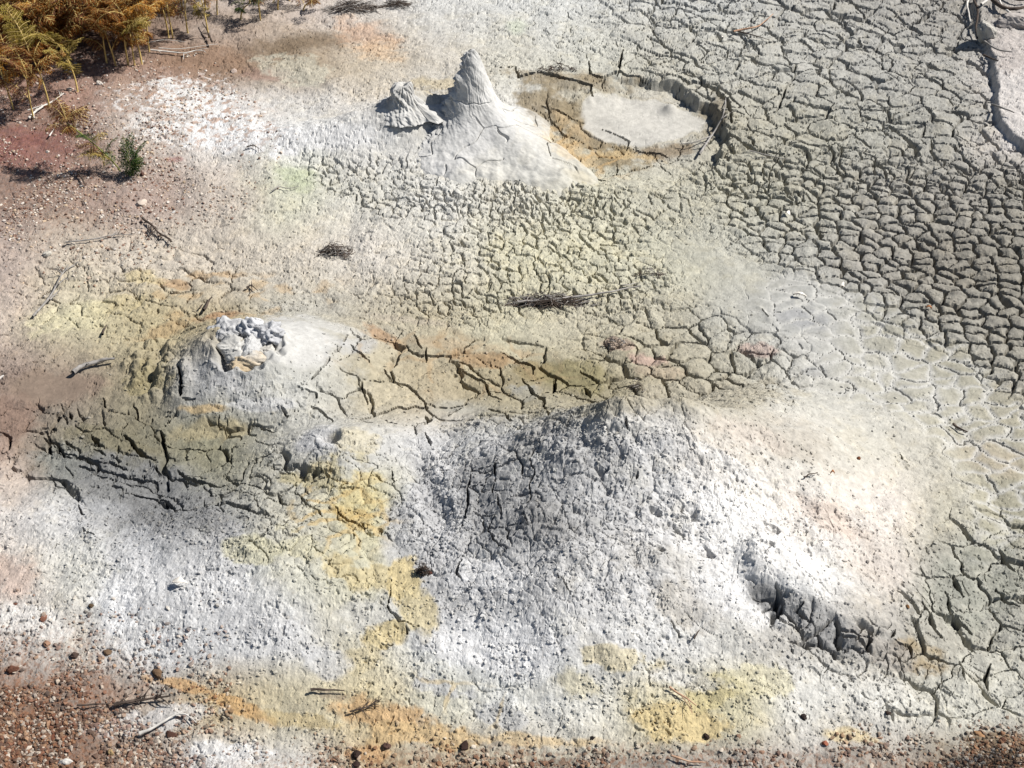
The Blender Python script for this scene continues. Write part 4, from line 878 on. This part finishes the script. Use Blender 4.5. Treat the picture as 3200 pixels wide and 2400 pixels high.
twig('dry_sprig', [(758, 1545), (790, 1535), (825, 1515)], .003, M_DARK, 'ragged dry sprig on the orange soil at the bottom', 'twig', side=16)
twig('reed', [(1445, 1490), (1470, 1508), (1505, 1530)], .004, M_RED, 'reddish straw on the white crust at the bottom', 'twig', side=3)
twig('reed', [(1452, 1651 - 12), (1485, 1652), (1520, 1656)], .004, M_RED, 'faint brown straw by the bottom edge', 'twig')
twig('twig_bit', [(1500, 1384), (1505, 1374), (1512, 1366)], .003, M_DARK, 'tiny needle like twig below the cone apron', 'twig')
twig('twig_bit', [(1737, 1038), (1745, 1030), (1765, 1028)], .003, M_DARK, 'tiny bent twig on the dusty olive crust', 'twig')
twig('twig_bit', [(1340, 662 - 40), (1362, 620), (1385, 616)], .003, M_GREY, 'short grey straw above the brush heap', 'twig')
# flaky white leaves
M_LEAF = mat_simple('bleached_leaf', (.62, .58, .52), (.78, .74, .68), 60, .7)
M_RUST = mat_simple('rusty_leaf', (.25, .10, .04), (.42, .18, .08), 60, .7)
def flake(name, px, py, L, W, rz, mat, label):
    x, y, z = GS(px, py); mb = MB(); n = 6; V = []; F = []
    for i in range(n + 1):
        t = i / n; w = W * math.sin(pi * min(.95, t + .08)) * rng.uniform(.8, 1.2)
        for s in (-1, 0, 1):
            for dz in (0, -.0015): V.append(((t - .5) * L, s * w, .006 + .010 * math.sin(t * 3) + .006 * abs(s) + rng.uniform(-.001, .001) + dz))
    for i in range(n):
        for s in (0, 1):
            a = i * 6 + s * 2; b = a + 6
            F += [(a, b, b + 2, a + 2), (a + 1, a + 3, b + 3, b + 1)]
        F += [(i * 6, i * 6 + 1, i * 6 + 7, i * 6 + 6), (i * 6 + 4, i * 6 + 10, i * 6 + 11, i * 6 + 5)]
    mb.add(V, F); o = mb.build(name, mat, loc=(x, y, z)); o.rotation_euler = (rng.uniform(-.3, .3), rng.uniform(-.3, .3), rz)
    return tag(o, label, 'leaf')
flake('dry_leaf', 1701, 466, .026, .009, 2.3, M_LEAF, 'curled white leaf upright among the grey domes')
flake('dry_leaf', 1727, 643, .055, .009, -.5, M_LEAF, 'long cream leaf lying on the dusty flat')
flake('dry_leaf', 1820, 622, .030, .014, -1.0, M_LEAF, 'pinkish white crumpled leaf on the domed crust')
flake('dry_leaf', 1560, 85, .014, .006, .5, M_LEAF, 'tiny pale leaf at the reddish twig')
flake('dry_leaf', 2005, 669, .022, .005, -.3, M_RUST, 'rust coloured leaf between grey domes')
flake('dry_leaf', 1797, 1027, .014, .004, 0, M_RUST, 'small rust leaf on the dusty flat')
flake('dry_leaf', 390, 1263, .05, .012, -.2, M_LEAF, 'white shell like flake on the pale dome')
# brush heaps
def heap(px, py, rx, ry, n, label, stick=None, seed=1, name='brush_heap', ls=1.):
    x0, y0, z0 = GS(px, py); r = random.Random(seed); e = empty(name, (x0, y0, z0)); tag(e, label, 'brush')
    a = MB(); b = MB()
    for i in range(n):
        t = r.gauss(0, .55); u = r.gauss(0, .6)
        if abs(t) > 1 or abs(u) > 1: continue
        x, y, zz = GS(px + t * rx, py + u * ry * (1 - .5 * abs(t))); L = r.uniform(.03, .13) * ls; an = r.gauss(.1, .6) + (pi if r.random() < .5 else 0)
        h = r.uniform(.004, .04) * (1 - abs(t)); p = Vector((x - x0, y - y0, zz - z0 + h)); d = Vector((cos(an), sin(an), r.uniform(-.15, .2)))
        c = Vector((-sin(an), cos(an), 0)) * r.uniform(-.02, .02)
        (a if r.random() < .65 else b).add(*tube([p - d * L / 2, p + c, p + d * L / 2 - Vector((0, 0, .01))], [.0008, .0017, .0006], 4))
    a.build('dark_stems', M_DARK, e); b.build('grey_stems', M_GREY, e)
    if stick:
        s = MB(); P = curve_pts(stick, .02, 0, 6); s.add(*tube([p - Vector((x0, y0, z0)) for p in P], [.0055 * (1 - .6 * i / len(P)) for i in range(len(P))])); s.build('stick', M_GREY, e)
    return e
heap(1185, 656, 100, 13, 330, 'dark heap of dead brush with one long grey stick', [(1120, 662), (1200, 655), (1280, 645), (1330, 637), (1385, 625)], 3, ls=.8)
heap(725, 547, 36, 15, 130, 'small dark tuft of dead rootlets at the left centre', None, 4, ls=.6)
heap(915, 1236, 8, 5, 70, 'tiny knot of red brown rootlets in the gully', None, 5, ls=.35)
heap(1205, 152, 55, 6, 90, 'dark wisps of dead grass on the far rim of the basin', None, 6, ls=.35)
heap(1400, 595, 40, 6, 40, 'faint dark wisps of straw above the brush heap', None, 8, ls=.35)
heap(1330, 745, 26, 6, 30, 'scrap of dead brush on the pinkish lumps', None, 9, ls=.35)
heap(1375, 842, 16, 8, 26, 'dark scrap of brush behind the cone crest', None, 10, ls=.35)
heap(760, 20, 60, 14, 200, 'dead brown bracken litter right of the thicket at the top', None, 11)
heap(860, 12, 30, 10, 80, 'small dead brush patch right of the bracken litter', None, 12)
# roots in the corner
rt = empty('exposed_roots', GS(2170, 40)); tag(rt, 'tangle of exposed pale and dark roots in the upper right corner', 'roots'); ro = Vector(rt.location)
for pts, r, m in [([(2092, 0), (2086, 25), (2094, 60)], .006, M_PALE), ([(2120, 20), (2135, 5), (2150, -15)], .008, M_PALE), ([(2100, 10), (2112, 35), (2104, 70), (2110, 92)], .007, M_DARK), ([(2140, 12), (2165, 30), (2190, 32), (2215, 28)], .012, M_DARK),
                  ([(2150, 0), (2160, 22), (2185, 45), (2215, 60)], .007, M_PALE), ([(2160, -10), (2190, 10), (2220, 12)], .010, M_DARK), ([(2120, 95), (2150, 118), (2180, 122)], .005, M_GREY), ([(2140, 235), (2170, 245), (2185, 252)], .005, M_GREY), ([(2125, 130), (2150, 140)], .005, M_DARK)]:
    P = curve_pts(pts, .02 + r, r, jit=.008); mb = MB(); mb.add(*tube([p - ro for p in P], [r * (1 - .5 * i / len(P)) for i in range(len(P))])); mb.build('root', m, rt)

# ------------------------------------------------------------------ bracken
def mat_fern(name, c1, c2, c3):
    m = bpy.data.materials.new(name); m.use_nodes = True; t = m.node_tree; N = t.nodes; L = t.links; b = N['Principled BSDF']; b.inputs['Roughness'].default_value = .6; b.inputs['Specular IOR Level'].default_value = .3
    tc = N.new('ShaderNodeTexCoord'); oi = N.new('ShaderNodeObjectInfo'); n = N.new('ShaderNodeTexNoise'); n.noise_dimensions = '4D'; n.inputs['Scale'].default_value = 9; n.inputs['Detail'].default_value = 5; n.inputs['Roughness'].default_value = .7
    mu = N.new('ShaderNodeMath'); mu.operation = 'MULTIPLY'; mu.inputs[1].default_value = 20; L.new(oi.outputs['Random'], mu.inputs[0]); L.new(mu.outputs[0], n.inputs['W']); L.new(tc.outputs['Object'], n.inputs['Vector'])
    r = N.new('ShaderNodeValToRGB'); e = r.color_ramp.elements; e[0].position = .34; e[0].color = (*c1, 1); e[1].position = .66; e[1].color = (*c3, 1); k = e.new(.5); k.color = (*c2, 1)
    L.new(n.outputs['Fac'], r.inputs[0]); L.new(r.outputs[0], b.inputs['Base Color'])
    tr = N.new('ShaderNodeBsdfTranslucent'); L.new(r.outputs[0], tr.inputs['Color']); mx = N.new('ShaderNodeMixShader'); mx.inputs[0].default_value = .2
    L.new(b.outputs[0], mx.inputs[1]); L.new(tr.outputs[0], mx.inputs[2]); L.new(mx.outputs[0], N['Material Output'].inputs[0]); return m
F_BR = mat_fern('bracken_rust', (.05, .014, .002), (.17, .055, .005), (.34, .135, .010))
F_GO = mat_fern('bracken_gold', (.11, .038, .005), (.30, .115, .010), (.50, .24, .025))
F_OL = mat_fern('bracken_olive', (.08, .06, .012), (.22, .16, .025), (.38, .30, .06))
F_GR = mat_fern('fern_green', (.010, .028, .008), (.024, .065, .014), (.06, .13, .025))
F_DB = mat_fern('withered_brown', (.05, .018, .008), (.13, .045, .015), (.24, .09, .025))
M_STEM = mat_simple('straw_stem', (.42, .30, .10), (.66, .50, .20), 20, .7)
M_STG = mat_simple('green_stem', (.12, .14, .03), (.22, .24, .06), 20, .7)
def frond(seed, L=.36, width=.5, pitch=70, arch=95, droop=.4, curl=.25, npn=13, keep=1.0):
    """one blade: rachis from the origin towards +x; leaflets are thin folded slivers"""
    r = random.Random(seed); st = MB(); lf = MB(); P = []; p = Vector((0, 0, 0)); n = 22; sd = r.uniform(-.3, .3)
    for i in range(n + 1):
        P.append(p.copy()); t = i / n; a = radians(pitch - arch * t ** 1.2); yaw = sd * t
        p = p + Vector((cos(a) * cos(yaw), cos(a) * sin(yaw), sin(a))) * (L / n)
    st.add(*tube(P, [.0032 * (1 - .8 * i / n) for i in range(n + 1)], 5))
    def leafrow(base, d, up, length, nl, scale):
        q = base.copy(); dd = d.copy(); seg = length / nl; side = dd.cross(up).normalized()
        line = [q.copy()]
        for j in range(nl):
            t = j / nl; dd = (dd + Vector((0, 0, -droop * .10)) + up * curl * .06 * r.uniform(-1, 1.6) + side * r.uniform(-.06, .06)).normalized(); q = q + dd * seg; line.append(q.copy())
            ll = scale * (1 - t) ** .7 * (1 if t > .08 else .7) * r.uniform(.75, 1.2) + .002
            for s in (-1, 1):
                if r.random() > keep: continue
                fu = up * r.uniform(-.9, .45) * (curl + .3)
                o = (side * s + dd * r.uniform(.25, .6) + fu).normalized(); w = seg * r.uniform(.34, .52)
                a_ = q - dd * w * .5; b_ = q + o * ll * .5 - dd * w * .9; c_ = q + o * ll + Vector((0, 0, -ll * droop * .5)); e_ = q + o * ll * .5 + dd * w * .8
                m_ = q + o * ll * .5 + up * w * .5; k = len(lf.v)
                lf.v += [tuple(a_), tuple(b_), tuple(c_), tuple(e_), tuple(m_)]; lf.f += [(k, k + 1, k + 4), (k + 1, k + 2, k + 4), (k + 2, k + 3, k + 4), (k + 3, k, k + 4)]
        st.add(*tube(line[::2] if len(line) > 4 else line, [.0012] * len(line[::2] if len(line) > 4 else line), 3))
    for i in range(npn):
        t = .10 + .86 * (i / npn) ** .95; k = t * n; a = P[int(k)].lerp(P[min(n, int(k) + 1)], k % 1); d = (P[min(n, int(k) + 1)] - P[int(k)]).normalized()
        side = d.cross(Vector((0, 0, 1))).normalized(); up = side.cross(d).normalized(); pl = L * width * (1 - t) ** .85 * (.55 + .45 * min(1, i / 2)) + .01
        for s in (-1, 1):
            if r.random() > keep + .1: continue
            dd = (side * s * .9 + d * r.uniform(.35, .6) + up * r.uniform(-.35, .25) * (1 + curl)).normalized()
            leafrow(a, dd, up, pl * r.uniform(.8, 1.1), max(4, int(pl / .0095)), .020 + pl * .16)
    leafrow(P[int(n * .93)], (P[-1] - P[-3]).normalized(), Vector((0, 0, 1)), L * .1, 6, .012)
    return st, lf
def to_mesh(mb, name, mat):
    me = bpy.data.meshes.new(name); me.from_pydata(mb.v, [], mb.f); me.materials.append(mat); return me
BL = []
for sd_, kw in [(1, dict(pitch=82, arch=75, curl=.6, width=.42)), (2, dict(pitch=72, arch=95, droop=.9, curl=.9, width=.40)), (3, dict(pitch=80, arch=55, width=.38, curl=.5)), (4, dict(L=.30, pitch=65, arch=110, curl=1.1, droop=1.1, width=.42)), (5, dict(L=.4, pitch=78, arch=70, keep=.8, curl=.9, width=.40)), (6, dict(L=.26, pitch=60, arch=90, curl=1.3, droop=1.2, keep=.75))]:
    s_, l_ = frond(sd_, **kw); BL.append((s_, l_))
CACHE = {}
def blade_obj(k, mat, parent, loc, rz, sc_, tilt=0):
    key = (k, mat.name)
    if key not in CACHE: CACHE[key] = (to_mesh(BL[k][1], 'frond', mat), to_mesh(BL[k][0], 'rachis', M_STG if mat is F_GR else M_STEM))
    a, b = CACHE[key]; o = bpy.data.objects.new('frond', a); COL.objects.link(o); o.parent = parent; o.location = loc; o.rotation_euler = (0, tilt, rz); o.scale = (sc_,) * 3
    q = bpy.data.objects.new('rachis', b); COL.objects.link(q); q.parent = o; return o
def bracken(px, py, h, nb, mats, label, seed, lean=(0, 0), group=None, rz0=None, bs=1., ks=None, stem=M_STEM):
    r = random.Random(seed); x, y, z = GS(px, py) if py > -60 else (*G(px, py), HT(*G(px, py))); e = empty('bracken', (x, y, z - .004)); tag(e, label, 'fern', group)
    lx, ly = lean[0] + r.uniform(-.03, .03), lean[1] + r.uniform(-.03, .03); P = [Vector((lx * t * t, ly * t * t + .012 * sin(3 * t + seed), h * t)) for t in [i / 8 for i in range(9)]]
    m = MB(); m.add(*tube(P, [.0045 * (1 - .4 * i / 8) for i in range(9)], 6)); m.build('stem', stem, e)
    for i in range(nb):
        t = 1 - .60 * i / max(1, nb - 1) if nb > 1 else 1; k = t * 8; q = P[int(k)] if k >= 8 else P[int(k)].lerp(P[int(k) + 1], k % 1)
        rz = (rz0 if rz0 is not None and i == 0 else r.uniform(0, 6.28) if i == 0 else rzl + pi * .75 + r.uniform(-.5, .5)); rzl = rz
        blade_obj(r.choice(ks or [0, 1, 2, 3, 4, 5]), r.choice(mats), e, q, rz, bs * r.uniform(.75, 1.1) * (1 if i == 0 else .85), r.uniform(-.2, .25))
    return e
gT = 'bracken plants of the rusty thicket'
lab = 'rust brown dying bracken packed into the dense thicket at the upper left'
k = 0; tries = 0
while k < 105 and tries < 5000:
    tries += 1; px = rng.uniform(-110, 335); py = rng.uniform(-110, 190)
    if py > 178 - px * .20 or (px > 270 and py > 105): continue
    bracken(px, py, rng.uniform(.12, .26), rng.choice([5, 6]), [F_BR, F_BR, F_BR, F_BR, F_GO, F_DB], lab, 2000 + k, group=gT, bs=rng.uniform(.72, 1.0)); k += 1
lab2 = 'low rust and olive bracken growing along the top edge right of the thicket'
for k in range(14):
    bracken(345 + k * 22 + rng.uniform(-12, 12), rng.uniform(-75, -5), rng.uniform(.10, .22), 3, [F_BR, F_DB, F_OL, F_GO], lab2, 2500 + k, group='bracken along the top edge', bs=rng.uniform(.5, .75))
EDGE = [(29, 237, .30, [F_OL, F_GO], 'yellowish bracken with a bare double stem at the far left edge', (-.03, 0)), (74, 254, .24, [F_BR, F_DB], 'drooping rust brown bracken standing forward of the thicket on the left', (.02, 0)),
 (108, 227, .26, [F_BR, F_OL], 'olive brown bracken just right of the forward rust one', (-.03, 0)), (168, 197, .20, [F_OL, F_GO], 'bracken with pale bent stem over the stony soil', (-.04, 0)), (-20, 205, .3, [F_GO, F_OL], 'golden bracken cut by the left edge', (0, 0)),
 (230, 140, .20, [F_BR], 'brown bracken on the thicket front, leftmost of the row of bare stems', (0, 0)), (250, 144, .22, [F_GO, F_BR], 'golden bracken on a curved stem at the thicket front', (-.04, 0)), (278, 139, .24, [F_GO], 'bright golden bracken at the right front of the thicket', (0, 0)),
 (292, 139, .22, [F_OL, F_BR], 'olive bracken on an upright stem at the right front', (.02, 0)), (307, 138, .24, [F_GO, F_BR], 'rightmost golden bracken with leaning stem of the thicket front', (-.03, 0)), (322, 113, .22, [F_BR, F_GO], 'brown bracken at the right corner of the thicket', (.01, 0)),
 (364, 84, .26, [F_GO], 'sparse golden bracken on the pale ground, left of a close pair', (0, 0)), (373, 84, .28, [F_GO, F_BR], 'sparse bracken on the pale ground, right of a close pair', (.01, 0)), (406, 71, .22, [F_BR, F_DB], 'dark brown bracken with a black shadow on pale ground', (0, 0)),
 (452, 79, .24, [F_GO, F_OL], 'golden bracken standing alone right of the dark brown one', (0, 0)), (470, 30, .20, [F_GR, F_OL], 'green bracken among the brown ones at the top', (.02, 0)), (520, 42, .10, [F_GR], 'low green fern frond spreading at the top edge', (.04, -.02)),
 (562, 46, .20, [F_GO], 'thin yellow bracken stem right of the low green fern', (0, 0)), (600, 22, .14, [F_OL, F_DB], 'low olive bracken bending right at the top', (.05, 0)), (395, 22, .22, [F_BR, F_OL], 'rusty bracken behind the dark brown one near the top edge', (0, 0)), (445, 18, .2, [F_BR, F_GO], 'bushy rusty bracken at the top edge behind the lone golden one', (.02, 0)), (540, 5, .16, [F_BR, F_DB], 'rusty bracken at the top edge behind the low green fern', (.03, 0)), (625, 2, .12, [F_BR, F_GR], 'brown and green bracken at the top edge near the dead litter', (.03, 0)), (655, 25, .08, [F_DB, F_BR], 'withered brown bracken lying low at the top edge', (.06, -.02)), (420, 5, .2, [F_BR, F_GO], 'brown bracken at the top edge between golden ones', (0, 0)), (350, 10, .24, [F_BR, F_GO], 'tall brown bracken by the right end of the thicket top', (0, 0)), (500, -10, .2, [F_BR, F_OL], 'brown bracken half cut by the top edge', (0, 0))]
for i, (px, py, h, mt, lb, ln) in enumerate(EDGE):
    bracken(px, py, h, 4 if px < 340 else 3, mt, lb, 3000 + i, lean=ln, bs=.72 if px < 340 else .55, ks=[1, 3, 4, 5] if px > 340 else None)
# small fern pair on the red soil
x, y, z = GS(288, 379)
e = empty('green_fern', (x, y, z - .004)); tag(e, 'small dark green fern, upright, on the reddish soil', 'fern')
for k_, rz, s_, t_ in [(2, .25, .55, -.15), (2, 1.2, .60, -.45), (2, 2.2, .52, -.2), (2, -.6, .45, .0)]: blade_obj(k_, F_GR, e, (0, 0, .0), rz, s_, t_)
x, y, z = GS(262, 372)
e = empty('withered_fern', (x, y, z - .004)); tag(e, 'half withered fern with a curled brown tip, left of the small green fern', 'fern')
P = [Vector((-.20 * t ** 1.3, .02 * t, .24 * t)) for t in [i / 8 for i in range(9)]]; m = MB(); m.add(*tube(P, [.003] * 9, 5)); m.build('stem', M_STG, e)
for k_, rz, s_, t_, p_, mm in [(3, 2.6, .5, 0, 8, F_DB), (3, 3.6, .5, .2, 7, F_DB), (5, 1.2, .55, 0, 7, F_DB), (5, .2, .5, 0, 8, F_DB), (5, 2.0, .55, -.2, 8, F_DB), (5, .3, .34, .1, 5, F_OL), (4, 4.4, .34, .2, 5, F_GR), (3, .9, .36, .1, 8, F_DB), (5, 5.0, .38, -.2, 8, F_DB), (3, 1.9, .34, -.3, 8, F_BR), (5, 4.2, .36, .1, 7, F_BR), (3, 2.9, .40, .3, 6, F_DB), (5, 3.4, .42, .2, 4, F_DB), (5, 3.0, .44, .4, 3, F_DB), (4, 2.8, .42, .5, 1, F_GR), (4, 3.5, .40, .5, 2, F_OL), (2, .2, .30, .1, 3, F_GR)]: blade_obj(k_, mm, e, P[p_], rz, s_, t_)
# bracken just outside the right edge, its tip shadow falls into the corner
bracken(2420, 1600, .26, 1, [F_GR], 'green bracken just outside the lower right corner, its shadow on the pale crust', 4100, lean=(-.06, .0), rz0=radians(165), bs=.7, ks=[2], stem=M_STG)
